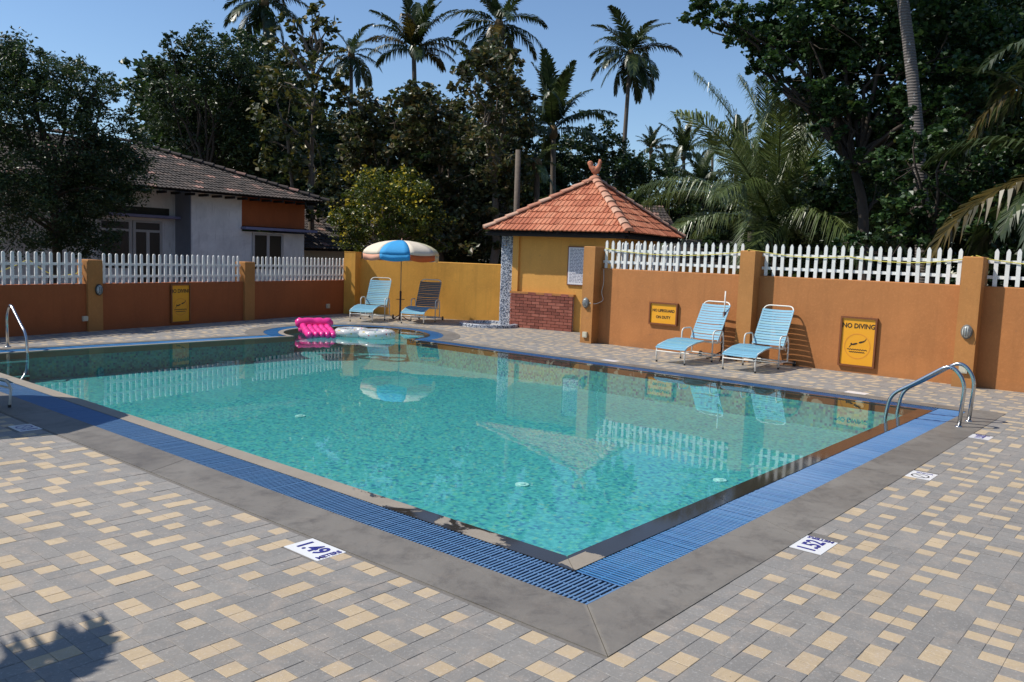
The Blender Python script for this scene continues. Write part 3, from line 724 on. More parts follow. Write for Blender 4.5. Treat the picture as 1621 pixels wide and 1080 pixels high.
v = L_A+L_D*8.3+L_N*-.02; box_thing('switch_box', 'small pale switch box in the dark corner behind the far left lounger', 'switch box', (v.x, v.y, .22), (.11, .04, .11), math.atan2(L_D.y, L_D.x), 'socket')

# ================================================================== signs
def sign(label, loc, rz, wd, ht, kind):
    t = thing('wall_sign', label, 'sign', loc, rz)
    f = .028
    for (x0, x1, z0, z1) in ((-wd/2, wd/2, ht/2-f, ht/2), (-wd/2, wd/2, -ht/2, -ht/2+f), (-wd/2, -wd/2+f, -ht/2+f, ht/2-f), (wd/2-f, wd/2, -ht/2+f, ht/2-f)):
        q = MB(); q.box(x0, -.045, z0, x1, 0, z1); q.build('frame_bar', 'wood_frame', t)
    q = MB(); q.box(-wd/2+f, -.022, -ht/2+f, wd/2-f, -.002, ht/2-f); q.build('panel', 'sign_yellow', t)
    rot = (R(90), 0, 0); Y = -.0245
    if kind == 'life':
        text_obj('NO LIFEGUARD', .072, 'sign_ink', t, (0, Y, .055), rot, .93); text_obj('ON DUTY', .072, 'sign_ink', t, (0, Y, -.068), rot, .93)
    else:
        text_obj('NO DIVING', .105, 'sign_ink', t, (0, Y, ht*.315), rot, .93)
        q = MB(); rr = wd*.36
        for i in range(40):
            a0, a1 = 2*math.pi*i/40, 2*math.pi*(i+1)/40
            q.add([(r*math.cos(c), Y, r*math.sin(c)-.07) for r, c in ((rr-.014, a0), (rr, a0), (rr, a1), (rr-.014, a1))], [(0, 1, 2, 3)])
        q.build('ring', 'sign_ring', t)
        def strip(pts, ws, m='sign_ink', nm='diver_figure'):
            q = MB(); P = [Vector(p) for p in pts]; vs = []
            for i, p in enumerate(P):
                d = (P[min(i+1, len(P)-1)]-P[max(0, i-1)]).normalized(); nn = Vector((-d.y, d.x))*ws[i]/2
                for sgn in (1, -1): vs.append((p.x+nn.x*sgn, Y-.0008, p.y+nn.y*sgn))
            q.add(vs, [(2*i, 2*i+1, 2*i+3, 2*i+2) for i in range(len(P)-1)]); return q
        q = strip([(-.13, -.10), (-.10, -.055), (-.085, -.04)], [.006, .012, .014]); q2 = strip([(-.10, -.05), (-.06, -.042), (-.02, -.028), (.0, -.02)], [.012, .026, .024, .01]); q3 = strip([(.02, -.012), (.04, -.005), (.09, .012), (.115, .03), (.135, .065)], [.012, .028, .02, .013, .006])
        q.v = q.v; 
        for k in (q2, q3):
            q.add(k.v, k.f)
        q.ball((-.095, Y, -.035), (.014, .002, .014), 8, 5); q.build('diver_figure', 'sign_ink', t)
        for zz, l in ((-.125, .155), (-.165, .12)):
            pts = [(-l+2*l*i/32, zz+(.006 if i % 4 in (1, 2) else -.004)) for i in range(33)]
            strip(pts, [.011]*33).build('wave_line', 'sign_ink', t)
    return t
sign('large amber NO DIVING sign with a diver, brown frame, right of the loungers', (13.757, 4.345, .505), R(-90), .57, .80, 'dive')
sign('small square amber NO LIFEGUARD ON DUTY sign in a brown frame', (13.757, 7.90, .695), R(-90), .60, .42, 'life')
v = L_A+L_D*3.68+L_N*-.003; sign('amber NO DIVING sign on the shaded left wall', (v.x, v.y, .445), math.atan2(L_D.y, L_D.x), .49, .79, 'dive')

# ================================================================== ladders
PROF = [(2.03, 0), (2.005, .50), (2.16, .68), (2.56, .39), (2.76, .26), (2.80, -.05), (2.80, -.40)]
def ladder(label, loc, rz, ys):
    t = thing('pool_ladder', label, 'ladder', loc, rz, 'stainless steel pool ladders')
    # local x across, local y towards the water
    for x in (-.235, .235):
        q = MB(); q.tube(fillet([(x, a-2.03, z) for a, z in PROF], .13, 7), .021, 12); r_ = q.build('handrail', 'steel', t, True)
        q = MB(); q.tube([(x, 0, .0), (x, 0, .012), (x, 0, .02)], [.045, .043, .024], 14); q.build('flange', 'steel', r_, True)
    for z in (-.12, -.34):
        q = MB(); q.box(-.235, .74, z-.012, .235, .83, z+.012); q.build('step', 'steel', t)
    return t
ladder('silver ladder with two sloping handrails on the near right pool side', (10.25, 2.03, 0), 0, 0)
ladder('silver ladder with arched handrails at the far left corner of the pool', (4.45, 13.98, 0), R(180), 0)

# ================================================================== loungers
SEAT = [(-.03, .235), (.03, .275), (.12, .30), (.32, .345), (.58, .365), (.99, .335)]   # side profile of the seat rail
def make_lounger(label, straps='vinyl_blue', backstrap=None, fade=0):
    t = thing('sun_lounger', label, 'sun lounger', (0, 0, 0), 0, 'strap sun loungers round the pool')
    wd = .27; r = .0125
    for s in (-1, 1):
        y = s*wd
        q = MB(); q.tube(fillet([(0, y, .0), (-.02, y, .20), (.03, y, .285), (.32, y, .345), (.58, y, .365), (1.04, y, .33), (1.16, y, .32)], .06), r, 8); q.build('side_rail', 'frame_white', t, True)
        ya = s*(wd+.035)
        q = MB(); q.tube(fillet([(.80, ya, .0), (.80, ya, .53), (1.12, ya, .535), (1.16, ya, .34), (1.16, ya, .10)], .09), r, 8); q.build('armrest', 'frame_white', t, True)
        q = MB(); q.tube([(.80, ya, .10), (1.16, ya, .10), (1.46, ya, .055)], r*.85, 8); q.build('lower_bar', 'frame_white', t, True)
        q = MB(); q.tube([(1.46, ya-.014, .05), (1.46, ya+.014, .05)], .05, 14); w_ = q.build('wheel', 'black', t, True)
        for x in (.0, .80):
            yy = y if x == 0 else ya
            q = MB(); q.tube([(x, yy, .0), (x, yy, .03)], .016, 8); q.build('foot_cap', 'black', t)
        q = MB(); q.tube([(1.06, y*1.03, .36), (1.17, y*1.03, .50)], .008, 6); q.tube([(1.06, y*1.03, .36), (1.12, y*1.03, .28)], .008, 6); q.build('recliner_strut', 'frame_white', t, True)
    for (x, z, k) in ((-.022, .19, 1), (.80, .10, 1.13), (1.16, .10, 1.13), (1.04, .31, 1), (1.46, .055, 1.2)):
        q = MB(); q.tube([(x, -wd*k, z), (x, wd*k, z)], r*.9, 8); q.build('cross_bar', 'frame_white', t, True)
    q = MB(); q.tube([(.01, 0, .255), (.30, 0, .335), (.5, 0, .35)], .008, 6); q.build('centre_bar', 'frame_white', t, True)
    # backrest hoop
    B0, B1 = Vector((1.04, 0, .345)), Vector((1.43, 0, 1.00)); d = (B1-B0)
    hoop = [(B0.x, -wd+.01, B0.z), (B1.x, -wd+.01, B1.z), (B1.x, wd-.01, B1.z), (B0.x, wd-.01, B0.z)]
    q = MB(); q.tube(fillet(hoop, .11, 8), r, 8); q.build('back_hoop', 'frame_white', t, True)
    rg = random.Random(len(label))
    def strap(p, tdir, hw, mat, sagv=.012):
        """a vinyl band wrapped round both rails: p centre, tdir direction along the rail"""
        q = MB(); tdir = tdir.normalized(); nrm = Vector((-tdir.z, 0, tdir.x)); a = .020; vs = []; K = 8
        if nrm.z < 0: nrm = -nrm
        for i in range(K+1):
            y = -hw+2*hw*i/K; o = .015-sagv*(1-(y/hw)**2)
            for sg, k in ((-1, 0), (1, 0), (1, -.004), (-1, -.004)): v = p+tdir*a*sg+nrm*(o+k); vs.append((v.x, y, v.z))
        fs = [(4*i+j, 4*i+(j+1) % 4, 4*i+4+(j+1) % 4, 4*i+4+j) for i in range(K) for j in range(4)]+[(3, 2, 1, 0), (4*K, 4*K+1, 4*K+2, 4*K+3)]
        q.add(vs, fs); return q.build('strap', mat, t)
    # seat straps
    P = [Vector((x, 0, z)) for x, z in SEAT]; lens = [0]
    for i in range(1, len(P)): lens.append(lens[-1]+(P[i]-P[i-1]).length)
    s = .015
    while s < lens[-1]-.02:
        i = max(k for k in range(len(lens)-1) if lens[k] <= s); f = (s-lens[i])/(lens[i+1]-lens[i]); p = P[i].lerp(P[i+1], f)
        strap(p, P[i+1]-P[i], wd+.013, straps if rg.random() > .18 else 'vinyl_blue_b', .010+rg.random()*.006); s += .0475
    k = 0; s = .035; L = d.length
    while s < L-.075:
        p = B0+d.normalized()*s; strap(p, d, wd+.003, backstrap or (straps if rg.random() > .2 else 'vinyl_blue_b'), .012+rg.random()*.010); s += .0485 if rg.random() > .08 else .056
    return t
def lounger(label, loc, rz, **k):
    t = make_lounger(label, **k); t.location = loc; t.rotation_euler = (0, 0, rz); return t
lounger('left of the two blue loungers by the orange wall, the umbrella stand behind its corner', (12.14, 6.80, 0), R(-3))
lounger('right of the two blue loungers by the orange wall, its striped shadow on the wall', (12.24, 5.64, 0), R(0))
lounger('far lounger in full sun beside the dark corner, left of the parasol post', (12.50, 15.14, 0), R(31))
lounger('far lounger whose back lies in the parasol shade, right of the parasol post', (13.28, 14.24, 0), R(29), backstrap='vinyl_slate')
lounger('lounger cut off by the left edge, only the foot tube showing', (2.98, 9.24, 0), R(186))

# ================================================================== parasols
def parasol_canopy(t, Rr, z0, z1, cols, n=8):
    """dome of eight gores with a loose hanging hem"""
    for g in range(n):
        a0, a1 = 2*math.pi*g/n, 2*math.pi*(g+1)/n; q = MB(); K, J = 7, 5; vs = []
        for i in range(K+1):
            u = i/K; rr = Rr*math.sin(u*math.pi/2*.97)/math.sin(math.pi/2*.97); z = z0+(z1-z0)*(math.cos(u*math.pi/2*.97)-math.cos(math.pi/2*.97))/(1-math.cos(math.pi/2*.97))
            for j in range(J+1):
                f = j/J; a = a0+(a1-a0)*f; flat = math.cos(math.pi/n)/math.cos(a-(a0+a1)/2)
                k = 1-(1-flat)*u*.9; bul = -.02*u*math.sin(math.pi*f)
                vs.append((rr*k*math.cos(a), rr*k*math.sin(a), z+bul))
        nf = len(vs)
        fs = [(i*(J+1)+j, i*(J+1)+j+1, (i+1)*(J+1)+j+1, (i+1)*(J+1)+j) for i in range(K) for j in range(J)]
        q.add(vs, fs); p = q.build('canopy_panel', cols[g], t, True)
        so = p.modifiers.new('cloth', 'SOLIDIFY'); so.thickness = .004
        q = MB(); vs = []; rgs = random.Random(g*7+1)
        dep = .13
        for j in range(J*2+1):
            f = j/(J*2); a = a0+(a1-a0)*f; flat = math.cos(math.pi/n)/math.cos(a-(a0+a1)/2); k = 1-(1-flat)*.9
            wv = .012*math.sin(f*9+g); bul = -.02*math.sin(math.pi*f)
            vs.append((Rr*k*math.cos(a), Rr*k*math.sin(a), z0+bul)); vs.append(((Rr*k+wv-.015)*math.cos(a), (Rr*k+wv-.015)*math.sin(a), z0-dep+bul-.02*math.sin(math.pi*f)))
        q.add(vs, [(2*j, 2*j+1, 2*j+3, 2*j+2) for j in range(J*2)])
        vl = q.build('valance', 'can_orange' if g == 5 else ('can_peach' if g == 3 else cols[g]), p, True); so = vl.modifiers.new('cloth', 'SOLIDIFY'); so.thickness = .004
        q = MB(); q.tube([(0, 0, z0+(z1-z0)*.93), (Rr*.55*math.cos(a0), Rr*.55*math.sin(a0), z0+(z1-z0)*.72), (Rr*.97*math.cos(a0), Rr*.97*math.sin(a0), z0+.0)], .005, 5); q.build('rib', 'frame_white', t)
        q = MB(); q.tube([(0, 0, z0-.02), (Rr*.55*math.cos(a0), Rr*.55*math.sin(a0), z0+(z1-z0)*.70)], .004, 5); q.build('strut', 'frame_white', t)
def stand(t, h, pole_h, handle=True):
    q = MB(); q.tube([(0, 0, 0), (0, 0, h)], .024, 10); q.build('stand_tube', 'dark_tube', t, True)
    q = MB()
    for a in (0, 90, 180, 270): q.tube([(0, 0, .15), (.20*math.cos(R(a+20)), .20*math.sin(R(a+20)), .02), (.26*math.cos(R(a+20)), .26*math.sin(R(a+20)), .012)], .012, 6)
    q.build('stand_foot', 'dark_tube', t, True)
    if handle:
        q = MB(); q.tube([(-.10*.6, .10*.8, h*.72), (.10*.6, -.10*.8, h*.72)], .009, 6); q.build('clamp_handle', 'dark_tube', t)
    q = MB(); q.tube([(0, 0, h*.8), (0, 0, pole_h)], .012, 8); q.build('pole', 'frame_white' if not handle else 'pole_tan', t, True)
t = thing('parasol', 'open parasol with peach, cream, blue and orange panels behind the far loungers', 'parasol', (13.62, 15.05, 0), R(15))
stand(t, .72, 1.90)
parasol_canopy(t, .93, 1.60, 1.93, ['can_cream', 'can_orange', 'can_peach', 'can_cream', 'can_blue', 'can_cream', 'can_lemon', 'can_blue'])
q = MB(); q.tube([(0, 0, 1.90), (0, 0, 1.98)], [.02, .008], 8); q.build('finial', 'can_peach', t, True)
t = thing('parasol_stand', 'bare dark parasol stand with a thin white pole between the two right loungers', 'parasol stand', (13.42, 6.52, 0), 0)
stand(t, .84, 1.20, False)
t = thing('parasol', 'parasol left of the picture whose shadow falls on the left coping', 'parasol', (1.86, 9.62, 0), R(8))
stand(t, .72, 1.95)
parasol_canopy(t, 1.15, 1.62, 1.98, ['can_cream', 'can_blue', 'can_cream', 'can_peach', 'can_cream', 'can_blue', 'can_cream', 'can_lemon'])

# ================================================================== shower
TB = Vector((15.20, 12.98, 0))
t = thing('outdoor_shower', 'speckled terrazzo shower column in front of the kiosk counter', 'shower', TB, R(24))
q = MB(); e = .03; a = .17; q.prism([(-a+e, -a), (a-e, -a), (a, -a+e), (a, a-e), (a-e, a), (-a+e, a), (-a, a-e), (-a, -a+e)], -.02, 2.12); q.build('column', 'terrazzo', t)
for z, rz, l in ((1.98, 180, .17), (1.98, -90, .14), (.98, -120, .05)):
    c, s_ = math.cos(R(rz)), math.sin(R(rz))
    q = MB(); q.tube(fillet([(c*a*.9, s_*a*.9, z), (c*(a+l), s_*(a+l), z+.03), (c*(a+l+.03), s_*(a+l+.03), z-.05)], .05), .010, 8); h_ = q.build('shower_arm' if z > 1.5 else 'tap', 'steel', t, True)
    if z > 1.5:
        q = MB(); q.tube([(c*(a+l+.03), s_*(a+l+.03), z-.04), (c*(a+l+.045), s_*(a+l+.045), z-.085)], [.012, .04], 12); q.build('shower_head', 'steel', h_, True)
t = thing('shower_basin', 'low round terrazzo kerb on the paving at the foot of the shower column', 'shower basin', (14.66, 13.08, 0))
q = MB(); N = 40; vs = []
for i in range(N):
    a_ = 2*math.pi*i/N
    for r_, z in ((.70, -.02), (.70, .065), (.69, .075), (.58, .075), (.57, .065), (.57, .004)): vs.append((r_*math.cos(a_), r_*math.sin(a_), z))
q.add(vs, [(6*i+j, 6*((i+1) % N)+j, 6*((i+1) % N)+j+1, 6*i+j+1) for i in range(N) for j in range(5)]); q.build('kerb', 'terrazzo', t)
q = MB(); q.prism(arc((0, 0), .575, 0, 352, 40), -.01, .012, False); q.build('tray', 'conc', t)

# ================================================================== kiosk
K_A, K_B = Vector((15.19, 9.68)), Vector((14.55, 13.22))          # near and left eave corners
ky = (K_B-K_A).normalized(); kx = Vector((ky.y, -ky.x)); EL = (K_B-K_A).length
ang = math.atan2(kx.y, kx.x)
# local frame: origin under near eave corner, +x away from the pool, +y along the counter to the left
kio = thing('kiosk', 'small square kiosk with a red clay tile pyramid roof and yellow walls', 'kiosk', (K_A.x, K_A.y, 0), ang)
DX = 3.5; ZE, ZA = 2.24, 3.50; CX_, CY_ = 1.76, EL/2-.15
x0, x1, y0, y1 = .33, DX-.3, .45, EL-.58
q = MB()
q.box(x0+.06, y0, -.05, x1, y1, 2.35); q.build('wall', 'kiosk', kio)
q = MB(); q.box(x0+.0, y1-.16, .84, x0+.059, y1, 2.34); q.build('wall_return', 'kiosk', kio)
q = MB(); q.box(x0-.04, y0+.92, .80, x0+.059, y1+.015, .845); q.build('counter_top', 'mustard', kio)
# brick counter front: bricks proud of mortar
q = MB(); q.box(x0+.005, y0+.945, -.02, x0+.059, y1-.005, .799); ct = q.build('counter_base', 'brick_mortar', kio)
bm = MB(); bm.box(-.003, .0015, .0015, .07, .2, .064); bmesh_ = None
rg = random.Random(4); nb = 0
def brick_mesh(l):
    b_ = MB(); b_.box(0, 0, 0, .05, l, .060); return b_.build('brick', 'brick', mesh_only=True)
BL, BH_, BS = brick_mesh(.200), brick_mesh(.094), brick_mesh(.060)
ya, yb = y0+.94, y1-.002; row = 0; z = .004
while z < .78:
    y = ya; first = True
    while y < yb-.02:
        l = .200
        if row % 2 and first: l = .094
        me = BL if l == .2 else BH_
        if y+l > yb: l = yb-y; me = BH_ if l > .09 else BS
        link('brick', me, ct, (x0-.04+rg.gauss(0, .0015), y, z), (0, 0, rg.gauss(0, .003)), (1, (l/.2 if me is BL else l/.094 if me is BH_ else l/.06), 1)); y += l+.011; first = False
    x = x0+.0
    for l in ():                   # return end of the counter
        o = link('brick', brick_mesh(l) if l not in (.2,) else BL, ct, (x, ya+.0, z), (0, 0, R(-90)), (1, 1, 1)); o.location.y = ya-.004+.008; x += l+.011
    z += .0705; row += 1
# notice board
nb_ = thing('notice_board', 'white printed notice board on the kiosk wall beside the first pillar', 'notice board', (0, 0, 0), 0)
def k2w(x, y, z): return Vector((K_A.x+kx.x*x+ky.x*y, K_A.y+kx.y*x+ky.y*y, z))
nb_.location = k2w(x0+.058, 1.27, 1.49); nb_.rotation_euler = (0, 0, ang-R(90))
q = MB(); q.box(-.32, -.03, -.44, .32, 0, .44); q.build('frame', 'wood_frame', nb_)
q = MB(); q.box(-.295, -.034, -.415, .295, -.0301, .415); q.build('sheet', 'paper', nb_)
q = MB(); z = .37; rg = random.Random(9)
text_obj('POOL RULES', .07, 'grey_print', nb_, (0, -.0352, .36), (R(90), 0, 0)) if False else None
while z > -.38:
    xx = -.26
    while xx < .2:
        l = rg.uniform(.03, .12); q.add([(xx, -.0348, z), (min(xx+l, .265), -.0348, z), (min(xx+l, .265), -.0348, z+.014), (xx, -.0348, z+.014)], [(0, 1, 2, 3)]); xx += l+.018
    z -= .032
tag(q.build('print_line', 'grey_print', nb_), kind='stuff')
# roof
roof = thing('roof', None, None); roof.parent = kio
q = MB(); cs = [(0, 0, ZE-.06), (DX, 0, ZE-.06), (DX, EL, ZE-.06), (0, EL, ZE-.06), (CX_, CY_, ZA-.09)]
q.add(cs, [(0, 1, 4), (1, 2, 4), (2, 3, 4), (3, 0, 4), (3, 2, 1, 0)]); q.build('roof_board', 'dark_void', roof)
q = MB(); q.box(.03, .03, ZE-.12, .09, EL-.03, ZE-.061); q.box(.03, .03, ZE-.12, DX-.03, .09, ZE-.061); q.box(DX-.09, .03, ZE-.12, DX-.03, EL-.03, ZE-.061); q.build('fascia', 'dark_void', roof)

def tile_profile(wd, ribs=2):
    P = []
    for k in range(ribs):
        o = k*wd/ribs; s_ = wd/ribs
        P += [(o, .020), (o+s_*.22, .020), (o+s_*.36, .004), (o+s_*.86, .002)]
    P.append((wd, .018)); return P
def roof_tiles(parent, c0, c1, apex0, apex1, wt, dt, mat, single, name='roof_tile', lift=.03, rgs=1, limit=None):
    """clay pan tiles on the face eave c0->c1, top edge apex0->apex1 (equal for a pyramid); courses from eave up"""
    c0, c1, a0, a1 = map(Vector, (c0, c1, apex0, apex1)); U_ = (c1-c0).normalized(); W = (c1-c0).length
    mid = a0-c0; V_ = (mid-U_*mid.dot(U_)); H_ = V_.length; V_.normalize(); N_ = U_.cross(V_).normalized()
    if N_.z < 0: N_ = -N_
    sa = (a0-c0).dot(U_)/H_; sb = ((a1-c1).dot(U_))/H_
    rg = random.Random(rgs); rows = int(H_/dt)+1; big = MB(); cnt = 0
    for r_ in range(rows):
        v0 = r_*dt; v1 = min(v0+dt*1.12, H_)
        if v0 > H_-.03: break
        u = -wt*(.5 if False else 0)
        while u < W:
            prof = tile_profile(wt); j1, j2 = rg.gauss(0, .003), rg.gauss(0, .004)
            lo0, hi0 = sa*v0, W+sb*v0; lo1, hi1 = sa*v1, W+sb*v1
            if u+wt > lo0+.01 and u < hi0-.01:
                q = MB(); vs = []
                for (pu, ph) in prof:
                    uu = min(max(u+pu, lo0), hi0); vs.append(c0+U_*uu+V_*(v0-.02+j2)+N_*(ph+lift+.016+j1))
                for (pu, ph) in prof:
                    uu = min(max(u+pu, lo1), hi1); vs.append(c0+U_*uu+V_*(v1)+N_*(ph*.9+lift-.006+j1))
                for (pu, ph) in prof:
                    uu = min(max(u+pu, lo0), hi0); vs.append(c0+U_*uu+V_*(v0-.015+j2)+N_*(lift-.012+j1+ph*.6))
                n = len(prof); fs = [(i, i+1, n+i+1, n+i) for i in range(n-1)]+[(2*n+i, 2*n+i+1, i+1, i) for i in range(n-1)]
                if single:
                    q.add(vs, fs); q.build(name, mat, parent); cnt += 1
                else: big.add(vs, fs)
            u += wt
    if not single: tag(big.build(name, mat, parent), kind='stuff')
    return cnt
Z = ZE
cA, cB, cC, cD, ap = (0, 0, Z), (0, EL, Z), (DX, EL, Z), (DX, 0, Z), (CX_, CY_, ZA)
n1 = roof_tiles(roof, cB, cA, ap, ap, .225, .255, 'clay', True, rgs=2)
n2 = roof_tiles(roof, cA, cD, ap, ap, .225, .255, 'clay', True, rgs=3)
roof_tiles(roof, cD, cC, ap, ap, .225, .255, 'clay', False, rgs=4)
roof_tiles(roof, cC, cB, ap, ap, .225, .255, 'clay', False, rgs=5)
def ridge(parent, a, b, n, r=.085, mat='clay_ridge', single=True, over=1.12):
    a, b = Vector(a), Vector(b); d = (b-a)/n; dn = d.normalized(); side = dn.cross(Vector((0, 0, 1))).normalized(); up_ = side.cross(dn).normalized(); big = MB()
    for i in range(n):
        q = MB(); p0 = a+d*i-dn*.02; p1 = a+d*(i+over); vs = []
        for p, rr, lf in ((p0, r*1.16, .012), (p1, r*.86, -.004)):
            for k in range(9):
                t_ = math.pi*k/8; vs.append(p+side*rr*math.cos(t_)*1.15+up_*(rr*math.sin(t_)*.8+lf))
        fs = [(k, k+1, 10+k, 9+k) for k in range(8)]+[tuple(range(8, -1, -1)), tuple(range(9, 18))]
        if single: q.add(vs, fs); q.build('ridge_tile', mat, parent)
        else: big.add(vs, fs)
    if not single: tag(big.build('ridge_tile', mat, parent), kind='stuff')
L3 = lambda v, dz=.04: (v[0], v[1], v[2]+dz)
for c_ in (cA, cB, cD, cC): ridge(roof, L3(c_, .045), L3(ap, .06), 10)
q = MB(); q.ball((CX_, CY_, ZA+.06), (.15, .15, .09), 12, 6); q.build('apex_cap', 'clay_ridge', roof, True)
# rooster finial
rs_ = MB()
rs_.tube([(0, 0, 0), (0, 0, .06), (0, 0, .12)], [.09, .05, .05], 12)
rs_.ball((0, 0, .19), (.125, .085, .11), 14, 8)
rs_.tube([(-.05, 0, .22), (-.12, 0, .28), (-.155, 0, .36)], [.085, .070, .062], 10); rs_.ball((-.155, 0, .38), (.08, .05, .072), 12, 8)
rs_.tube([(.04, 0, .22), (.09, 0, .30), (.11, 0, .40)], [.09, .065, .048], 10); rs_.ball((.115, 0, .42), (.055, .045, .05), 12, 8)
rs_.tube([(.14, 0, .42), (.185, 0, .41)], [.016, .005], 6)
rs_.ball((.11, 0, .475), (.045, .014, .028), 8, 5); rs_.ball((.135, 0, .375), (.012, .01, .022), 8, 5)
ro = rs_.build('rooster_finial', 'clay', None, True)
md = ro.modifiers.new('fuse', 'REMESH'); md.mode = 'VOXEL'; md.voxel_size = .012; md.use_smooth_shade = True
bpy.context.view_layer.update(); me = bpy.data.meshes.new_from_object(ro.evaluated_get(bpy.context.evaluated_depsgraph_get())); ro.modifiers.clear(); ro.data = me
pw = k2w(CX_, CY_, ZA+.10); ro.location = pw; ro.rotation_euler = (0, 0, R(-60)); ro.scale = (.86, .86, .86)
tag(ro, 'clay rooster ornament on top of the kiosk roof', 'roof ornament')

# ================================================================== floats in the water
t = thing('air_mattress', 'hot pink inflatable air mattress with a raised pillow, floating at the far bay', 'inflatable', (10.12, 13.72, 0), R(-118))
# local +x along the mattress towards the viewer, y across
for k in range(5):
    y = -.236+.118*k; q = MB(); pts = []; rr = []
    for i in range(13):
        u = i/12; x = .08+1.0*u; z = .085*(1-u)**1.3+.045+.012*math.sin(u*21+k)
        pts.append((x, y*(1-.06*u)+.01*math.sin(u*7+k), z)); rr.append(.066+.006*math.sin(u*30+k*2) if 0 < i < 12 else .03)
    q.tube(pts, rr, 10); q.build('air_chamber', 'pink', t, True)
q = MB(); pts = [(.02+.02*math.sin(i*.8), -.36+.72*i/12, .185+.008*math.sin(i*1.9)) for i in range(13)]; q.tube(pts, [.055 if i in (0, 12) else .105+.005*math.sin(i*2.6) for i in range(13)], 14); q.build('pillow', 'pink', t, True)
q = MB(); pts = [(.10, -.31+.62*i/8, .06) for i in range(9)]; q.tube(pts, [.04 if i in (0, 8) else .075 for i in range(9)], 10); q.build('support_chamber', 'pink', t, True)
for lb, x, y, rr in (('clear swim ring with bright dots floating next to the pink mattress', 10.42, 12.88, .26), ('clear swim ring with bright dots, the one farther from the pink mattress', 10.60, 12.36, .27)):
    q = MB(); N, K = 28, 10; vs = []
    for i in range(N):
        a_ = 2*math.pi*i/N
        for j in range(K):
            b_ = 2*math.pi*j/K; r_ = rr+.095*math.cos(b_)*(1+.03*math.sin(a_*9)); vs.append((r_*math.cos(a_), r_*math.sin(a_), .06+.085*math.sin(b_)))
    q.add(vs, [(i*K+j, ((i+1) % N)*K+j, ((i+1) % N)*K+(j+1) % K, i*K+(j+1) % K) for i in range(N) for j in range(K)])
    o = q.build('swim_ring', 'swimring', None, True); o.location = (x, y, 0); tag(o, lb, 'inflatable', 'dotted swim rings')

# ================================================================== old house on the left
ho = thing('house', 'old whitewashed house with a dark tiled roof behind the left fence', 'house', (12.61, 23.0, 0))
def hb(name, x0, y0, z0, x1, y1, z1, mat, par=ho):
    q = MB(); q.box(x0-12.61, y0-23.0, z0, x1-12.61, y1-23.0, z1); return q.build(name, mat, par)
hb('wall', 12.61, 23.0, -.05, 14.25, 29.5, 3.22, 'house_white')
hb('wall', 14.25, 23.001, -.05, 16.54, 29.5, 2.10, 'house_white')
hb('wall_panel', 14.25, 22.99, 2.27, 16.54, 29.5, 3.22, 'house_orange')
hb('wall', 4.5, 23.9, -.05, 12.609, 29.5, 3.3, 'house_white')
hb('wall_return', 12.59, 23.02, -.05, 12.609, 23.899, 3.2, 'slate_blue')
hb('window_ledge', 14.22, 22.72, 2.16, 16.86, 22.999, 2.24, 'lavender')
hb('window_ledge', 9.2, 23.55, 2.36, 12.58, 23.899, 2.44, 'lavender')
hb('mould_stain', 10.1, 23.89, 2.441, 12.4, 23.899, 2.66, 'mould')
def window(x0, x1, z0, z1, yy, n, transom=None, par=ho):
    t = hb('window', x0, yy-.012, z0, x1, yy-.002, z1, 'dark_void', par)
    X = lambda a: a-12.61
    f = .06
    def bar(xa, xb, za, zb): q = MB(); q.box(X(xa), yy-23.0-.05, za, X(xb), yy-23.0-.0121, zb); q.build('frame', 'win_frame', t)
    bar(x0-.02, x0+f, z0, z1); bar(x1-f, x1+.02, z0, z1); bar(x0+f, x1-f, z1-f, z1)
    zt = z1-f
    if transom:
        bar(x0+f, x1-f, transom-.04, transom+.03)
    for i in range(1, n): xm = x0+(x1-x0)*i/n; bar(xm-f*.8, xm+f*.8, z0, z1-f if not transom else (transom-.04))
    for i in range(n):
        xa, xb = x0+(x1-x0)*i/n+f*.9, x0+(x1-x0)*(i+1)/n-f*.9; q = MB(); q.box(X(xa), yy-23.0-.03, z0, X(xb), yy-23.0-.02, (transom-.045) if transom else z1-f-.005); q.build('pane', 'glass_dark', t)
    if transom:
        q = MB(); q.box(X(x0+f), yy-23.0-.03, transom+.035, X(x1-f), yy-23.0-.02, z1-f-.005); q.build('pane', 'glass_dark', t)
window(14.62, 15.70, .95, 2.06, 23.001, 2)
window(11.32, 12.15, .3, 2.27, 23.9, 2, 1.98)
window(10.35, 11.24, .9, 2.27, 23.9, 1, 1.98)
# overhanging front roof: eave y=22.35, hip running back from the right eave corner
HR = thing('roof', None, None); HR.parent = ho
E0, E1 = (-7.6, -.62, 3.17), (4.28, -.62, 3.17); T0, T1 = (-7.6, 3.32, 4.70), (-.02, 3.32, 4.70)
q = MB(); q.add([(x, y, z-.06) for x, y, z in (E0, E1, T1, T0)], [(0, 1, 2, 3)]); q.add([(E0[0], 7.2, 3.1), (E1[0], 7.2, 3.1), (T1[0], T1[1], T1[2]-.06), (T0[0], T0[1], T0[2]-.06)], [(3, 2, 1, 0)]); q.add([(E1[0], E1[1], E1[2]-.06), (E1[0], 7.2, 3.1), (T1[0], T1[1], T1[2]-.06)], [(0, 1, 2)])
q.build('roof_board', 'dark_void', HR)
roof_tiles(HR, E0, E1, T0, T1, .25, .235, 'clay_old', False, rgs=8, lift=.0)
roof_tiles(HR, E1, (E1[0], 7.2, 3.17), T1, T1, .25, .235, 'clay_old', False, rgs=9, lift=.0)
ridge(HR, (E1[0]+.1, E1[1]-.05, E1[2]+.02), (T1[0], T1[1], T1[2]+.04), 18, .09, 'clay_old', True)
ridge(HR, (T0[0], T0[1], T0[2]+.04), (T1[0], T1[1], T1[2]+.04), 16, .09, 'clay_old', True)
rg = random.Random(2); q = MB(); x = -7.4
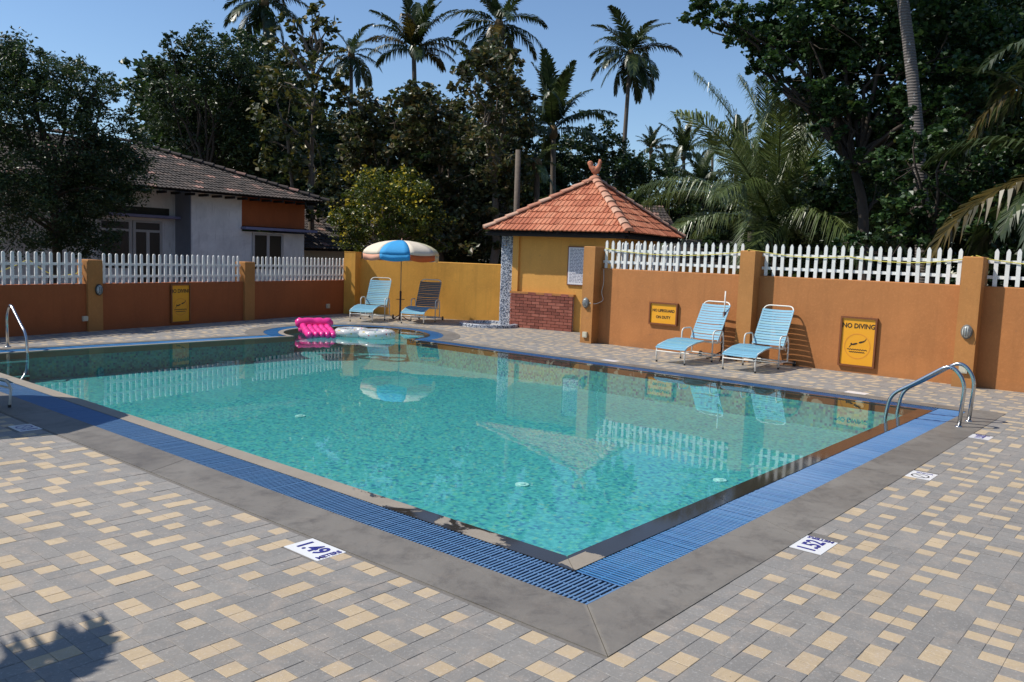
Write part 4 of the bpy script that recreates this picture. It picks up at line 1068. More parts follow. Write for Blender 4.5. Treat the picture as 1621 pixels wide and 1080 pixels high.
while x < 4.1: q.box(x, -.60, 3.03, x+.05, -.1, 3.10); x += .42
tag(q.build('rafter_end', 'dark_void', HR), kind='stuff')
# lean-to roof right of the house
ln = thing('outbuilding', 'low outbuilding with a dark tiled roof, right of the whitewashed house', 'outbuilding', (17.0, 23.6, 0))
q = MB(); q.box(.2, .5, -.05, 3.6, 3.5, 1.75); q.build('wall', 'conc', ln)
q = MB(); q.add([(-.3, 0, 1.58), (4.0, 0, 1.58), (4.0, 3.4, 3.05), (-.3, 3.4, 3.05)], [(0, 1, 2, 3)]); q.build('roof_board', 'dark_void', ln)
roof_tiles(ln, (-.3, 0, 1.66), (4.0, 0, 1.66), (-.3, 3.4, 3.13), (4.0, 3.4, 3.13), .25, .27, 'clay_old', False, rgs=12, lift=.0)
# shed seen between the pickets
sh = thing('shed', 'ochre shed wall with a dark roof seen through the pickets beside the kiosk', 'shed', (22.0, 12.6, 0), R(-52))
q = MB(); q.box(-2.2, 0, -.05, 2.6, 3, 1.62); q.build('wall', 'kiosk', sh)
q = MB(); q.box(-.9, -.02, -.05, -.1, -.001, 1.35); q.build('door', 'slate_blue', sh)
q = MB(); q.add([(-2.5, -.3, 1.62), (3.0, -.3, 1.62), (3.0, 2, 2.4), (-2.5, 2, 2.4)], [(0, 1, 2, 3)]); q.build('roof', 'clay_old', sh)
fh = thing('cottage', 'far cottage roof of dark tiles half hidden behind the kiosk roof', 'cottage', (24.5, 15.0, 0), R(-50))
q = MB(); q.box(-1.2, .4, -.05, .9, 3, 2.7); q.build('wall', 'conc', fh)
q = MB(); q.add([(-1.6, 0, 2.7), (1.1, 0, 2.7), (.9, 2, 3.6), (-1.2, 2, 3.6)], [(0, 1, 2, 3)]); q.build('roof_board', 'dark_void', fh)
roof_tiles(fh, (-1.6, 0, 2.75), (1.1, 0, 2.75), (-1.2, 2, 3.65), (.9, 2, 3.65), .25, .25, 'clay_old', False, rgs=14, lift=.0)

# ================================================================== vegetation
def leaf_cloud(clumps, size, dens, mat, aspect=1.7, seed=1, name='crown', droop=.25, flat=1.0, parent=None, kind=None, origin=(0, 0, 0)):
    rs = np.random.RandomState(seed); P = []; S_ = []
    for (x, y, z, r) in clumps:
        # every clump is a cluster of smaller sprays, so that the outline stays ragged
        ns = max(8, int(26*r**1.4/ (size/.12)**.6)); sc = rs.normal(size=(ns, 3)); sc /= np.linalg.norm(sc, axis=1)[:, None]
        sc *= (rs.rand(ns, 1)**.40)*r*np.array([1, 1, .9]); n = int(dens*r*r/(size*size))
        which = rs.randint(0, ns, n); sr = r*rs.uniform(.16, .40, ns)*min(1, .9/max(r, .3))**.3
        d = rs.normal(size=(n, 3)); d /= np.linalg.norm(d, axis=1)[:, None]; d *= rs.rand(n, 1)**.5
        p = sc[which]+d*sr[which][:, None]*np.array([1.1, 1.1, .75])
        P.append(p+np.array([x, y, z]))
    P = np.concatenate(P)-np.array(origin); n = len(P)
    P = P[P[:, 2] > .02]; n = len(P)
    ax = rs.normal(size=(n, 3)); ax[:, 2] = ax[:, 2]*.6-droop; ax /= np.linalg.norm(ax, axis=1)[:, None]
    nr = rs.normal(size=(n, 3))*.8; nr[:, 2] += 1.0*flat; sd_ = np.cross(ax, nr); sd_ /= np.linalg.norm(sd_, axis=1)[:, None]+1e-9
    nn = np.cross(sd_, ax); s = size*rs.uniform(.6, 1.25, n)[:, None]
    a = P-ax*s*.5; c = P+ax*s*.5; b = P-ax*s*.05+sd_*s/aspect*.5+nn*s*.08; e = P-ax*s*.05-sd_*s/aspect*.5+nn*s*.08
    V = np.stack([a, b, c, e], 1).reshape(-1, 3)
    k = np.arange(n)*4; F = np.stack([np.stack([k, k+1, k+2], 1), np.stack([k, k+2, k+3], 1)], 1).reshape(-1, 3)
    me = np_mesh(name, V, F, mat); o = link(name, me, parent)
    if kind: o['kind'] = kind
    return o, n
def limb_pts(a, b, rs, n=5, wob=.12):
    a, b = np.array(a, float), np.array(b, float); L = np.linalg.norm(b-a); out = []
    for i in range(n+1):
        t = i/n; p = a*(1-t)+b*t; p[2] += L*.10*math.sin(math.pi*t); p += rs.normal(size=3)*wob*L*.18*math.sin(math.pi*t); out.append(tuple(p))
    return out
TREES = [{"base": (7.82, 20.56),
  "clumps": [(7.17, 20.7, 5.2, 0.77), (7.42, 20.02, 4.97, 0.82), (8.3, 19.89, 4.9, 0.74), (8.88, 19.79, 4.35, 0.58), (9.23, 20.11, 3.69, 0.57), (8.84, 20.55, 3.3, 0.9),
             (7.51, 20.31, 3.57, 1.12), (7.06, 21.22, 4.13, 0.99), (7.18, 20.18, 2.3, 1.11), (8.54, 20.74, 2.39, 0.97), (8.7, 19.76, 2.83, 0.58),
             (8.61, 20.08, 1.74, 0.66), (6.21, 20.79, 4.64, 1.08), (6.04, 20.78, 2.63, 1.21), (7.18, 21.01, 5.85, 0.31), (7.45, 20.59, 5.58, 0.36),
             (8.57, 20.79, 5.58, 0.29), (8.89, 20.12, 5.31, 0.26), (9.04, 19.81, 5.02, 0.17)],
  "name": "left_dark"},
 {"base": (20.08, 34.59),
  "clumps": [(19.7, 34.2, 9.59, 1.37), (18.4, 34.22, 8.56, 1.12), (20.31, 32.73, 9.15, 1.35), (19.11, 36.37, 7.54, 1.27), (20.62, 35.27, 7.82, 1.85),
             (18.09, 34.68, 10.19, 0.37), (18.34, 34.89, 9.54, 0.59), (19.2, 34.37, 10.17, 0.6), (17.39, 35.04, 9.11, 0.21), (17.66, 34.65, 8.81, 0.32),
             (18.1, 35.8, 8.01, 0.6), (19.54, 35.8, 6.45, 1.41), (21.12, 34.77, 6.17, 1.72)],
  "name": "mid_dark_a"},
 {"base": (23.28, 34.96),
  "clumps": [(23.41, 35.8, 10.07, 1.51), (22.91, 34.0, 8.36, 1.61), (22.82, 35.93, 7.63, 1.66), (23.87, 33.86, 7.34, 1.64), (22.23, 33.94, 5.41, 1.74),
             (23.84, 33.29, 5.26, 1.78), (21.79, 34.86, 11.06, 0.63)],
  "name": "mid_dark_b"},
 {"base": (18.29, 25.03),
  "clumps": [(18.41, 24.89, 9.85, 0.49), (18.19, 25.13, 9.19, 0.66), (18.5, 24.47, 9.28, 0.44), (18.31, 26.02, 8.57, 0.79), (19.46, 25.34, 8.84, 0.37),
             (17.99, 26.31, 7.55, 0.95), (18.33, 24.73, 7.67, 0.8), (17.12, 25.4, 6.03, 0.87), (17.74, 24.44, 6.05, 0.98), (17.2, 25.11, 4.73, 0.87),
             (18.82, 25.51, 4.48, 0.97), (17.25, 26.16, 5.34, 0.49), (17.2, 24.73, 3.43, 0.76), (18.36, 24.31, 3.07, 0.67), (17.59, 25.58, 9.55, 0.31),
             (17.05, 25.52, 8.78, 0.39)],
  "name": "teak_tall"},
 {"base": (22.6, 26.73),
  "clumps": [(23.26, 27.07, 6.91, 1.1), (22.63, 27.75, 7.51, 0.99), (22.71, 25.13, 7.18, 0.94), (23.3, 27.28, 5.77, 1.37), (21.85, 27.33, 5.73, 1.02),
             (23.62, 25.89, 5.74, 1.24), (22.6, 28.02, 4.17, 1.32), (23.91, 27.12, 3.99, 1.47), (21.69, 27.61, 8.22, 0.46)],
  "name": "teak_a"},
 {"base": (25.41, 25.51),
  "clumps": [(25.67, 26.39, 7.34, 1.14), (25.94, 25.36, 8.09, 1.02), (23.82, 25.62, 8.02, 0.77), (24.8, 25.06, 5.58, 1.36), (25.44, 26.2, 3.83, 1.5),
             (25.93, 24.63, 4.11, 1.34), (26.04, 25.41, 2.51, 1.36), (24.01, 25.99, 2.15, 1.32)],
  "name": "teak_b"},
 {"base": (25.4, 22.61),
  "clumps": [(26.1, 23.44, 9.84, 0.88), (24.16, 22.31, 8.6, 0.97), (25.03, 21.91, 7.88, 0.93), (25.68, 23.82, 7.4, 1.17), (26.12, 22.3, 6.85, 0.82),
             (24.45, 22.28, 5.65, 1.18), (26.12, 22.55, 5.23, 0.98), (26.04, 22.93, 3.83, 1.25), (25.1, 23.23, 2.5, 1.16), (26.69, 22.42, 3.09, 0.92),
             (23.88, 22.72, 8.71, 0.53), (25.72, 22.24, 9.25, 0.5)],
  "name": "teak_c"},
 {"base": (17.08, 19.61),
  "clumps": [(17.39, 19.97, 3.37, 0.78), (16.24, 19.69, 3.23, 0.64), (17.61, 19.11, 3.33, 0.73), (16.16, 20.07, 2.56, 0.61), (16.92, 19.74, 2.37, 0.96),
             (17.38, 18.7, 2.55, 0.8), (18.12, 18.68, 3.11, 0.43), (17.1, 20.23, 3.77, 0.47), (17.8, 19.73, 3.84, 0.43), (16.25, 20.41, 2.05, 0.58),
             (18.42, 18.79, 2.26, 0.67)],
  "name": "yellow_bush"},
 {"base": (37.58, 26.53),
  "clumps": [(38.51, 27.34, 8.41, 1.33), (38.95, 26.43, 7.28, 1.39), (36.72, 27.24, 7.0, 1.43), (37.57, 28.9, 5.96, 1.77), (39.34, 25.3, 6.8, 0.97),
             (38.94, 26.83, 5.5, 1.76), (35.51, 27.22, 3.9, 1.68), (34.34, 28.06, 5.14, 1.33)],
  "name": "behind_kiosk_a"},
 {"base": (43.06, 25.42),
  "clumps": [(41.23, 24.81, 6.35, 1.28), (43.45, 24.82, 5.65, 1.54), (43.26, 27.49, 5.5, 1.44), (42.75, 22.95, 4.68, 1.6), (44.13, 25.74, 4.05, 1.7),
             (46.05, 23.99, 6.41, 1.13), (44.55, 21.95, 5.15, 1.44), (46.64, 21.85, 6.4, 1.34), (42.59, 26.74, 7.27, 0.82)],
  "name": "behind_kiosk_b"},
 {"base": (22.5, 6.79),
  "clumps": [(20.58, 10.93, 8.27, 0.5), (20.41, 10.2, 7.85, 0.55), (21.61, 10.13, 7.79, 0.61), (20.7, 9.0, 7.05, 0.57), (21.21, 9.98, 6.95, 0.3),
             (21.32, 9.39, 6.5, 0.33), (21.38, 8.85, 7.95, 0.97), (22.92, 8.95, 7.17, 0.82), (22.91, 8.33, 7.83, 1.17), (22.68, 6.83, 7.8, 1.19),
             (22.96, 7.52, 6.61, 0.99), (22.45, 5.58, 7.28, 1.22), (23.67, 4.67, 7.42, 1.16), (23.11, 4.23, 5.78, 1.05), (22.38, 5.03, 5.88, 0.9),
             (22.6, 6.46, 8.94, 1.72), (22.84, 9.32, 6.6, 0.38), (21.41, 11.87, 8.78, 0.25), (21.54, 8.03, 6.02, 0.54), (21.6, 10.14, 9.17, 1.01),
             (23.09, 6.33, 5.8, 0.96), (22.8, 8.24, 9.31, 1.49), (20.71, 9.02, 6.12, 0.19), (21.71, 7.75, 5.63, 0.61), (22.79, 7.41, 5.28, 0.63), (23.5, 7.05, 4.7, 0.64),
             (21.44, 7.05, 4.2, 0.53), (21.1, 7.76, 4.92, 0.41), (23.18, 7.84, 3.61, 0.61), (23.25, 6.98, 3.77, 0.57)],
  "name": "right_giant"},
 {"base": (19.42, 4.76),
  "clumps": [(18.78, 5.11, 4.58, 0.44), (18.9, 4.53, 4.43, 0.46), (19.47, 5.51, 4.1, 0.49), (19.83, 4.92, 3.57, 0.75), (18.66, 5.26, 3.02, 0.55),
             (18.93, 4.74, 2.58, 0.66), (20.24, 4.31, 4.06, 0.54), (19.75, 4.05, 2.89, 0.73), (19.73, 5.91, 2.4, 0.48), (19.79, 3.42, 3.53, 0.71),
             (19.64, 4.52, 4.92, 0.27), (19.47, 5.73, 3.63, 0.36), (19.17, 3.28, 2.48, 0.63), (18.62, 6.43, 2.21, 0.41)],
  "name": "vine_bush"},
 {"base": (24.1, 9.76),
  "clumps": [(22.85, 11.59, 2.45, 0.6), (23.35, 10.62, 2.3, 0.63), (24.05, 9.77, 2.43, 0.78), (24.51, 8.68, 3.01, 0.91), (24.98, 8.04, 4.11, 0.82),
             (24.8, 8.24, 5.17, 0.63), (25.21, 7.71, 5.72, 0.54), (23.39, 8.84, 3.3, 0.71)],
  "name": "low_shrubs_right"},
 {"base": (28.0, 25.69),
  "clumps": [(24.06, 29.76, 1.53, 1.13), (24.87, 28.13, 1.59, 1.26), (27.31, 27.42, 1.68, 1.39), (28.91, 26.14, 1.9, 1.32), (29.37, 23.87, 2.11, 1.42),
             (29.99, 22.24, 2.72, 1.26), (22.5, 30.43, 1.74, 1.11), (21.58, 31.47, 2.52, 1.24)],
  "name": "low_shrubs_mid"}]
PALMS = [{"L": 3.5,
  "kind": "full",
  "label": "tall coconut palm standing clear against the sky behind the kiosk",
  "low": (50.22, 32.83, 8.24),
  "n": 24,
  "seed": 1,
  "top": (50.33, 32.67, 15.74)},
 {"L": 2.97,
  "kind": "full",
  "label": "coconut palm with a ragged crown above the brown trees, left of the kiosk",
  "low": (33.15, 28.94, 8.29),
  "n": 20,
  "seed": 2,
  "top": (32.81, 29.32, 13.26)},
 {"L": 3.21,
  "kind": "up",
  "label": "coconut palm with an upright crown rising between the two brownish tree tops",
  "low": (34.1, 36.57, 7.86),
  "n": 24,
  "seed": 3,
  "top": (33.86, 36.79, 13.15)},
 {"L": 2.71,
  "kind": "full",
  "label": "coconut palm cut by the top of the picture above the house roof",
  "low": (25.44, 38.32, 9.46),
  "n": 20,
  "seed": 4,
  "top": (25.1, 38.55, 13.96)},
 {"L": 2.51,
  "kind": "full",
  "label": "small dark palm peeping out beside the tall thin tree",
  "low": (34.98, 43.73, 9.56),
  "n": 16,
  "seed": 5,
  "top": (34.92, 43.78, 14.0)},
 {"L": 1.84,
  "kind": "full",
  "label": "dark palm whose fronds stick out left of the big dark green tree",
  "low": (23.59, 46.34, 6.05),
  "n": 16,
  "seed": 6,
  "top": (23.46, 46.41, 10.23)},
 {"L": 3.32,
  "kind": "up",
  "label": "dark palm with a steep fan of fronds, left of the tall coconut palm",
  "low": (31.67, 24.44, 3.96),
  "n": 18,
  "seed": 7,
  "top": (31.57, 24.56, 7.48)},
 {"L": 1.4, "kind": "full", "label": "pale fronded low palm next to the bare pole", "low": (28.07, 22.54, 3.44), "n": 12, "seed": 8, "top": (28.02, 22.6, 5.51)},
 {"L": 2.29, "kind": "up", "label": "far palm just right of the tall coconut palm trunk", "low": (66.72, 40.41, 8.11), "n": 14, "seed": 9, "top": (66.62, 40.57, 11.61)},
 {"L": 2.81,
  "kind": "up",
  "label": "far palm on the skyline at the middle of the row of distant palms",
  "low": (56.06, 30.88, 5.62),
  "n": 16,
  "seed": 10,
  "top": (55.88, 31.19, 9.41)},
 {"L": 2.42, "kind": "up", "label": "far palm on the skyline left of the big young palm", "low": (52.31, 25.06, 5.33), "n": 16, "seed": 11, "top": (52.21, 25.26, 8.97)},
 {"L": 1.97,
  "kind": "up",
  "label": "little far palm between its bigger distant neighbours",
  "low": (71.18, 36.52, 8.4),
  "n": 14,
  "seed": 12,
  "top": (71.07, 36.72, 12.06)},
 {"L": 2.47,
  "kind": "up",
  "label": "far palm low between the kiosk roof and the row of distant palms",
  "low": (48.54, 27.93, 4.28),
  "n": 14,
  "seed": 17,
  "top": (48.47, 28.05, 6.65)},
 {"L": 2.41,
  "kind": "up",
  "label": "far palm leaning over the right slope of the kiosk roof",
  "low": (44.28, 23.22, 3.7),
  "n": 14,
  "seed": 18,
  "top": (44.22, 23.33, 5.87)},
 {"L": 5.13,
  "kind": "big",
  "label": "big young coconut palm with broad arching fronds behind the picket fence",
  "low": (24.89, 10.46, 1.29),
  "n": 26,
  "seed": 13,
  "top": (24.86, 10.54, 2.54)},
 {"L": 2.46,
  "kind": "up",
  "label": "young palm behind the big arching one, its crown half hidden",
  "low": (34.59, 15.74, 2.73),
  "n": 14,
  "seed": 14,
  "top": (34.53, 15.86, 4.9)},
 {"L": 1.43,
  "kind": "droop",
  "label": "palm with hanging pale fronds under the giant tree branch",
  "low": (31.79, 12.07, 4.59),
  "n": 10,
  "seed": 15,
  "top": (31.46, 12.89, 8.12)},
 {"L": 2.15,
  "kind": "full",
  "label": "grey ringed palm trunk leaning through the giant dark tree, crown above the picture",
  "low": (20.83, 5.33, 5.02),
  "n": 12,
  "seed": 16,
  "top": (20.47, 6.59, 9.91)}]
SPEC = {
 'left_dark': ('leafy_tree', 'very dark leafy tree overhanging the left picket fence in front of the house', 'leaf_dark', .10, 1.35, 'trunk_dark', 2.4),
 'mid_dark_a': ('leafy_tree', 'tall dark green tree with a feathery top, rising behind the house roof', 'leaf_dark', .17, 1.5, 'trunk_dark', 2.0),
 'mid_dark_b': ('leafy_tree', 'dark green tree between the feathery one and the thin yellowing tree', 'leaf_dark', .18, 1.5, 'trunk_dark', 2.0),
 'teak_tall': ('teak_tree', 'tall thin tree with sparse yellowing leaves at the end of the house roof', 'leaf_teak_tall', .25, .95, 'trunk', 1.5),
 'teak_a': ('teak_tree', 'brownish leaved tree just above and left of the yellow flowering bush', 'leaf_teak', .25, 1.3, 'trunk', 1.5),
 'teak_b': ('teak_tree', 'brownish leaved tree directly behind the parasol and right of the yellow bush', 'leaf_teak', .25, 1.3, 'trunk', 1.5),
 'teak_c': ('teak_tree', 'tallest brown leaved tree, a column of foliage left of the kiosk roof', 'leaf_teak', .25, 1.4, 'trunk', 1.5),
 'yellow_bush': ('flowering_bush', 'round bush with yellow blossom behind the parasol', 'leaf_bush', .11, 1.25, 'trunk', 2.0),
 'behind_kiosk_a': ('leafy_tree', 'black green tree behind the left side of the kiosk roof', 'leaf_dark', .24, 1.5, 'trunk_dark', 1.8),
 'behind_kiosk_b': ('leafy_tree', 'dark bushy tree behind the right side of the kiosk roof', 'leaf_mid', .24, 1.4, 'trunk_dark', 1.8),
 'right_giant': ('leafy_tree', 'giant dark tree filling the upper right of the picture', 'leaf_glossy', .15, 1.25, 'trunk_dark', 1.25),
 'vine_bush': ('climber_thicket', 'thicket of glossy heart leaved creeper behind the fence under the leaning palm trunk', 'leaf_glossy', .14, 1.35, 'trunk_dark', 1.2),
 'low_shrubs_right': ('shrub_bank', 'dark shrubs behind the arching palm fronds', 'leaf_dark', .15, 1.6, None, 1.4),
 'low_shrubs_mid': ('shrub_bank', 'dark shrubs low behind the yellow wall and the kiosk', 'leaf_dark', .17, 1.6, None, 1.6),
}
for ti, T_ in enumerate(TREES):
    nm, lb, mat, size, dens, tm, asp = SPEC[T_['name']]
    bx, by = T_['base']; t = thing(nm, lb, 'bush' if 'bush' in nm or 'shrub' in nm or 'thicket' in nm else 'tree', (bx, by, 0))
    rs = np.random.RandomState(40+ti)
    cl = [(x, y, z, r*(1.22 if T_['name'] == 'left_dark' else 1.12)) for x, y, z, r in T_['clumps']]
    if T_['name'] in ('teak_a', 'teak_b', 'teak_c', 'mid_dark_a', 'mid_dark_b', 'right_giant', 'yellow_bush', 'left_dark'):
        cl = cl+[(x+rs.normal()*.3+.77*r, y+rs.normal()*.3+.64*r, z, r*.95) for x, y, z, r in cl[::2]]
    o, n = leaf_cloud(cl, size, dens*20, mat, asp, 100+ti, 'crown', parent=t, origin=(bx, by, 0))
    if tm:
        top = max(c[2] for c in cl); q = MB()
        cx0 = sum(c[0] for c in cl)/len(cl); cy0 = sum(c[1] for c in cl)/len(cl)
        hub = (cx0*.5+bx*.5, cy0*.5+by*.5, top*.45)
        q2 = MB(); r0 = .05+top*.016
        base = limb_pts((bx, by, -.1), hub, rs, 5, .1); base = [(a-bx, b_-by, c) for a, b_, c in base]
        if 'teak_tall' == T_['name']:
            base = [(0, 0, -.1), (.05, .03, 2), (-.05, 0, 4), (.06, .05, 6), (.0, .1, top)]; q2.tube(base, [.13, .11, .09, .06, .02], 8); q2.tube([(-.6, .3, 0), (-.5, .3, 3), (-.9, .2, 5.5), (-1.5, .2, 7)], [.08, .07, .05, .02], 7)
        else: q2.tube(base, [r0*(1-.5*i/5) for i in range(6)], 8)
        q2.build('trunk', tm, t, True)
        for (x, y, z, r) in cl[:len(T_['clumps'])]:
            f = rs.uniform(.35, .9); s0 = base[-1] if z > hub[2] else base[3]
            if 'teak_tall' == T_['name']: s0 = (0, 0, max(.5, min(z*.85, top-.5)))
            q3 = limb_pts(s0, (x-bx, y-by, z), rs, 5, .25); q.tube(q3, [max(.008, r0*.36*(1-.8*i/5)) for i in range(6)], 5, False)
            for _ in range(4):
                k = rs.randint(2, 5); e = np.array(q3[k])+rs.normal(size=3)*r*.55; q.tube([q3[k], tuple((np.array(q3[k])+e)/2+rs.normal(size=3)*.05*r), tuple(e)], [.018, .012, .005], 4, False)
        tag(q.build('limbs', tm, t, True), kind='stuff')
    if T_['name'] == 'yellow_bush':
        sun = np.array(sv); cl2 = [(x+sv.x*r*.35-.25*r, y+sv.y*r*.35-.3*r, z+r*.35, r*.85) for x, y, z, r in cl]
        o2, n2_ = leaf_cloud(cl2, .095, 1.5, 'blossom', 1.2, 333, 'blossom', parent=t, kind='stuff', origin=(bx, by, 0))
# far wood: everything between and behind, reads as one dark mass
rs = np.random.RandomState(77); cl = []
for i in range(46):
    az = math.radians(74-i*1.62); D = rs.uniform(62, 78); z = rs.uniform(1.5, 5.0)
    if az < R(36): z = rs.uniform(1, 4.6)
    cl.append((D*math.cos(az), D*math.sin(az), z, rs.uniform(2.4, 3.8)))
for i in range(40):
    az = R(72-i*1.7); D = rs.uniform(44, 50) if az > R(48) else rs.uniform(40, 60); cl.append((D*math.cos(az), D*math.sin(az), rs.uniform(.8, 2.2), rs.uniform(1.6, 2.4)))
def az_px(px): return YAW-math.atan((px-810)/F_PX)
for i in range(230):
    px = rs.uniform(215, 860); D = rs.uniform(44, 52); top = 10.8 if px < 470 else (9.6 if px < 640 else 10.2 if px < 830 else 8)
    cl.append((D*math.cos(az_px(px)), D*math.sin(az_px(px)), rs.uniform(1.5, top-1.2), rs.uniform(1.3, 2.1)))
for i in range(60):
    px = rs.uniform(850, 1260); D = rs.uniform(50, 58); cl.append((D*math.cos(az_px(px)), D*math.sin(az_px(px)), rs.uniform(1.5, 8.2 if px < 1000 else 5.4), rs.uniform(1.3, 2.0)))
for i in range(130):
    px = rs.uniform(1400, 1850); D = rs.uniform(30, 37); cl.append((D*math.cos(az_px(px)), D*math.sin(az_px(px)), rs.uniform(1, 12), rs.uniform(1.2, 1.9)))
for i in range(26):
    px = rs.uniform(1255, 1420); D = rs.uniform(30, 37); cl.append((D*math.cos(az_px(px)), D*math.sin(az_px(px)), rs.uniform(1, 4.6), rs.uniform(1., 1.5)))
o, n = leaf_cloud(cl, .34, 20, 'leaf_dark', 1.5, 9, 'wood', kind='stuff'); o['label'] = 'dark mass of distant woodland behind everything'
# unseen tall trees added behind the viewer to block sky light
cl = []; rs2 = np.random.RandomState(8)
for i in range(60): cl.append((-12+i*.62+rs2.normal()*.5, -9.5+rs2.normal()*1.2, rs2.uniform(.8, 12), rs2.uniform(1.5, 2.4)))
o, n = leaf_cloud(cl, .45, 16, 'leaf_dark', 1.5, 19, 'wood', kind='stuff'); o['label'] = 'unseen row of tall dark trees added behind the viewer to block sky light'
# leaf litter / rough grass behind the walls
V = []; rs = np.random.RandomState(5); cl = [(x, y, .05, .9) for x, y in zip(rs.uniform(14.6, 24, 40), rs.uniform(-6, 22, 40))]

print('LEAVES', sum(len(o.data.polygons) for o in bpy.data.objects if o.type == 'MESH' and len(o.data.polygons) > 3000))
# ---- palms
def frond_mesh(L, pitch0, droop, pairs, ll, mat, seed, twist=0., hang=.35, wid=.035):
    """rachis in the local xz plane leaving the origin at angle pitch0 and bending down by droop"""
    rs = np.random.RandomState(seed); N = 14; pts = []; ang_ = []; x = z = 0
    for i in range(N+1):
        u = i/N; a = pitch0-droop*(u**1.35); pts.append((x, 0, z)); ang_.append(a); x += L/N*math.cos(a); z += L/N*math.sin(a)
    q = MB(); q.tube(pts, [max(.004, .030*(L/3)*(1-.93*i/N)) for i in range(N+1)], 5, False)
    V = []; F = []
    for i in range(pairs):
        u = .12+.88*(i+.5)/pairs; k = min(N-1, int(u*N)); f = u*N-k; p = np.array(pts[k])*(1-f)+np.array(pts[k+1])*f; a = ang_[k]
        T = np.array([math.cos(a), 0, math.sin(a)]); Nn = np.array([-math.sin(a), 0, math.cos(a)])
        l = ll*(math.sin(math.pi*min(1, .16+u*.80))**.65)*rs.uniform(.86, 1.08)
        for s in (-1, 1):
            if rs.rand() < .03: continue
            B = np.array([0, s, 0]); sw = .55+.75*u+rs.normal()*.06
            d = B*math.cos(sw*.8)+T*math.sin(sw*.8)+Nn*(.18-twist*s)+rs.normal(size=3)*.05; d /= np.linalg.norm(d)
            dn = np.array([0, 0, -1.]); h = hang*rs.uniform(.7, 1.4)
            m_ = p+d*l*.5+dn*l*.10*h; e = p+d*l*(.95-.25*h)+dn*l*.62*h
            wv = np.cross(d, Nn); wv /= np.linalg.norm(wv)+1e-9; w_ = wid*(L/3)*rs.uniform(.8, 1.15)
            n0 = len(V); V += [p-wv*w_*.3, p+wv*w_*.3, m_+wv*w_*.5, m_-wv*w_*.5, e]; F += [(n0, n0+1, n0+2, n0+3), (n0+3, n0+2, n0+4)]
    q.add(V, F); return q.build('frond', mat, mesh_only=True)
_fm = {}
def get_frond(style, v, mat):
    k = (style, v, mat)
    if k not in _fm:
        prm = {'full': [(R(62), 1.1), (R(28), 1.35), (R(-8), 1.15), (R(-42), .75)], 'up': [(R(80), .55), (R(62), .85), (R(42), 1.1), (R(12), 1.2)],
               'big': [(R(80), .6), (R(64), 1.05), (R(48), 1.4), (R(26), 1.5)], 'droop': [(R(20), 1.7), (R(-20), 1.2), (R(-50), .7), (R(-65), .4)]}[style][v]
        big = style == 'big'
        _fm[k] = frond_mesh(3.0, prm[0], prm[1], 120 if big else 44, 1.0 if big else .85, mat, 7*v+3, hang=.75 if big else [.35, .55, .8, 1.0][v], wid=.020 if big else .085)
    return _fm[k]
def palm(top, low, L, n, style, label, seed, trunk_r=.13, fmat='frond', dry=0, **kw):
    rs = random.Random(seed); top, low = Vector(top), Vector(low)
    # carry the trunk on down to the ground
    d = low-top; g = low+Vector((d.x*.12, d.y*.12, 0)); g.z = -.1
    t = thing('palm_tree' if style != 'big' else 'young_palm', label, 'palm tree', (g.x, g.y, 0))
    o = Vector((g.x, g.y, 0)); pts = []
    K = 14
    for i in range(K+1):
        u = i/K; p = (1-u)**2*g+2*u*(1-u)*(low*.9+g*.1 if low.z > .3 else (g+top)/2)+u*u*top; p = Vector(p); pts.append(p-o)
    q = MB(); q.tube(pts, [trunk_r*(1.25-.45*i/K)*(1+.0*i) for i in range(K+1)], 10)
    tr = q.build('trunk', 'trunk' if seed != 16 else 'palm_bark', t, True)
    q = MB(); q.ball(tuple(top-o), (trunk_r*1.7, trunk_r*1.7, trunk_r*2.6), 10, 6); q.build('crown_shaft', 'husk', t, True)
    sc = L/3.0
    for i in range(n):
        u = i/n; v = min(3, int(u*4)); az = i*2.39996+rs.uniform(-.25, .25)
        m_ = fmat if not (dry and rs.random() < dry and v >= 2) else 'frond_dry'
        k = sc*rs.uniform(.88, 1.1)*(1.0 if v < 3 else .9)
        link('frond', get_frond(style, v, m_), t, top-o+Vector((0, 0, .1*sc)), (rs.uniform(-.15, .15), rs.uniform(-.16, .16), az), (k, k, k))
    return t
m_ = NM('ringed palm bark'); P_ = m_.pos(); wv_ = m_.n('TexWave'); wv_.bands_direction = 'Z'; wv_.inputs['Scale'].default_value = 5; wv_.inputs['Distortion'].default_value = 2.5; m_.l(P_, wv_.inputs['Vector'])
f_ = m_.noise(12, P_, 6, .7); c_ = m_.mix((.10, .085, .075), (.24, .21, .19), f_); c_ = m_.mix(c_, (.05, .04, .035), m_.math('MULTIPLY', m_.ramp(wv_.outputs['Fac'], [(.6, (0, 0, 0)), (.9, (1, 1, 1))]), .6))
c_ = m_.mix(c_, (.55, .54, .52), m_.ramp(m_.noise(5, P_, 3), [(.66, (0, 0, 0)), (.7, (1, 1, 1))])); m_.col(c_); m_.set(Roughness=.9); m_.bump(wv_.outputs['Fac'], .5, .02); MT['palm_bark'] = m_.m
for D_ in PALMS:
    st_ = D_['kind']; sd_ = D_['seed']
    palm(D_['top'], D_['low'], D_['L'], D_['n'], st_, D_['label'], sd_, .16 if sd_ in (1, 2, 3, 4) else .14, 'frond_big' if st_ == 'big' or sd_ in (8, 14, 15) else 'frond', dry=.5 if sd_ in (2, 3, 15) else 0)
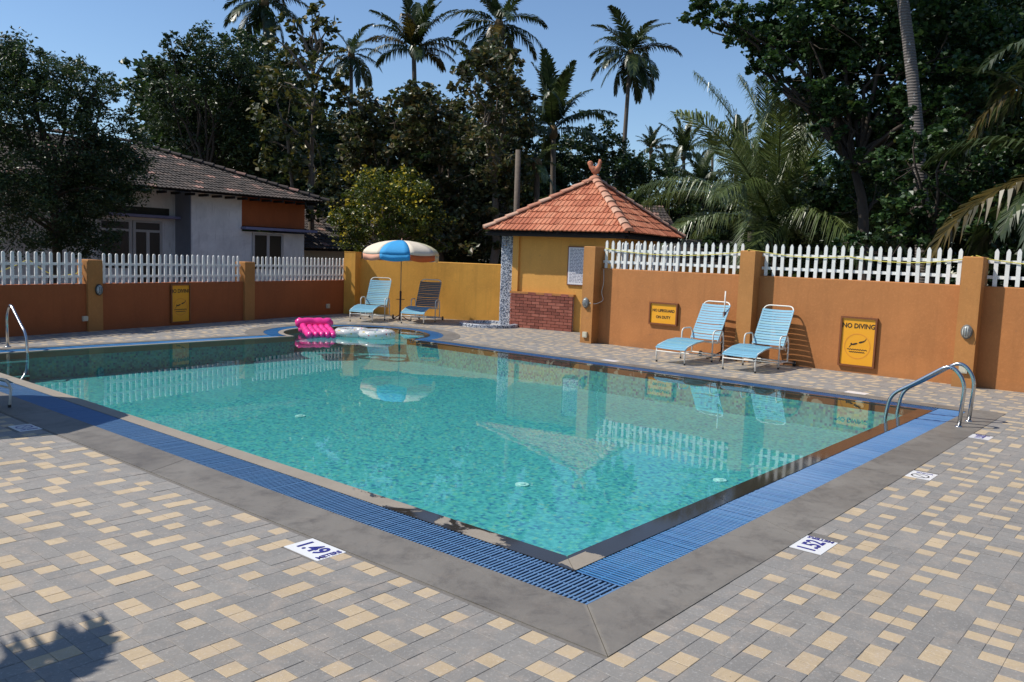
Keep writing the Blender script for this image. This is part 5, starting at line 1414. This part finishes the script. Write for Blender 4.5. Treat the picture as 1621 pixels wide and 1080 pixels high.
# young palm at the right edge, its drying fronds hanging over the fence
t = thing('palm_tree', 'palm beyond the right edge whose golden fronds hang over the white fence', 'palm tree', (17.9, 2.0, 0))
q = MB(); q.tube([(0, 0, -.1), (.05, 0, 1.5), (0, .05, 3.4)], [.16, .14, .12], 10); q.build('trunk', 'palm_bark', t, True)
q = MB(); q.ball((0, .05, 3.5), (.2, .2, .35), 10, 6); q.build('crown_shaft', 'husk', t, True)
rs = random.Random(3)
for az, v, k, m_n in ((128, 2, 1.05, 'frond_dry'), (150, 2, .75, 'frond'), (100, 1, .9, 'frond'), (60, 2, 1, 'frond'), (20, 2, 1, 'frond'), (-30, 2, 1, 'frond'), (-80, 1, 1, 'frond'), (-120, 2, 1, 'frond'), (170, 2, .9, 'frond'), (200, 2, 1, 'frond'), (90, 0, 1, 'frond'), (210, 0, 1, 'frond'), (330, 0, 1, 'frond')):
    link('frond', get_frond('full', v, m_n), t, (0, .05, 3.6), (rs.uniform(-.1, .1), rs.uniform(-.1, .1), R(az)), (k, k, k))
t = thing('palm_tree', 'tall palm beyond the right edge with one golden frond reaching in near the top', 'palm tree', (19.3, 2.0, 0))
q = MB(); q.tube([(0, 0, -.1), (.05, 0, 3), (0, .05, 5.6)], [.16, .14, .12], 10); q.build('trunk', 'palm_bark', t, True)
for az, v, k, m_n in ((122, 2, .95, 'frond_dry'), (140, 1, .9, 'frond'), (95, 2, 1, 'frond'), (50, 1, 1, 'frond'), (0, 2, 1, 'frond'), (-50, 1, 1, 'frond'), (-100, 2, 1, 'frond'), (-150, 1, 1, 'frond'), (180, 2, .8, 'frond')):
    link('frond', get_frond('full', v, m_n), t, (0, .05, 5.7), (rs.uniform(-.1, .1), rs.uniform(-.1, .1), R(az)), (k, k, k))
# bare pole left of the kiosk roof
q = MB(); q.tube([(0, 0, -.1), (.02, .03, 2.3), (-.03, .02, 4.65)], [.10, .09, .075], 9); o = q.build('dead_palm_trunk', 'trunk', None, True); o.location = (18.4, 15.5, 0)
tag(o, 'bare broken palm trunk standing left of the kiosk roof', 'tree trunk')
# palm left of the viewer, throwing a toothed frond shadow on the near paving
t = thing('palm_tree', 'low palm beyond the left edge that shades the bottom left corner of the paving', 'palm tree', (-2.0, 4.8, 0))
q = MB(); q.tube([(0, 0, -.1), (0, 0, 1), (.05, 0, 1.9)], [.15, .13, .12], 10); q.build('trunk', 'trunk', t, True)
for az, v in ((-60, 1), (-40, 1), (-50, 0), (-72, 1), (-28, 1), (-15, 2), (-85, 1), (-110, 1), (0, 1), (60, 0), (150, 0), (200, 1)):
    link('frond', get_frond('full', v, 'frond'), t, (0.05, 0, 1.95), (rs.uniform(-.1, .1), rs.uniform(-.1, .1), R(az)), (.86, .86, .86))
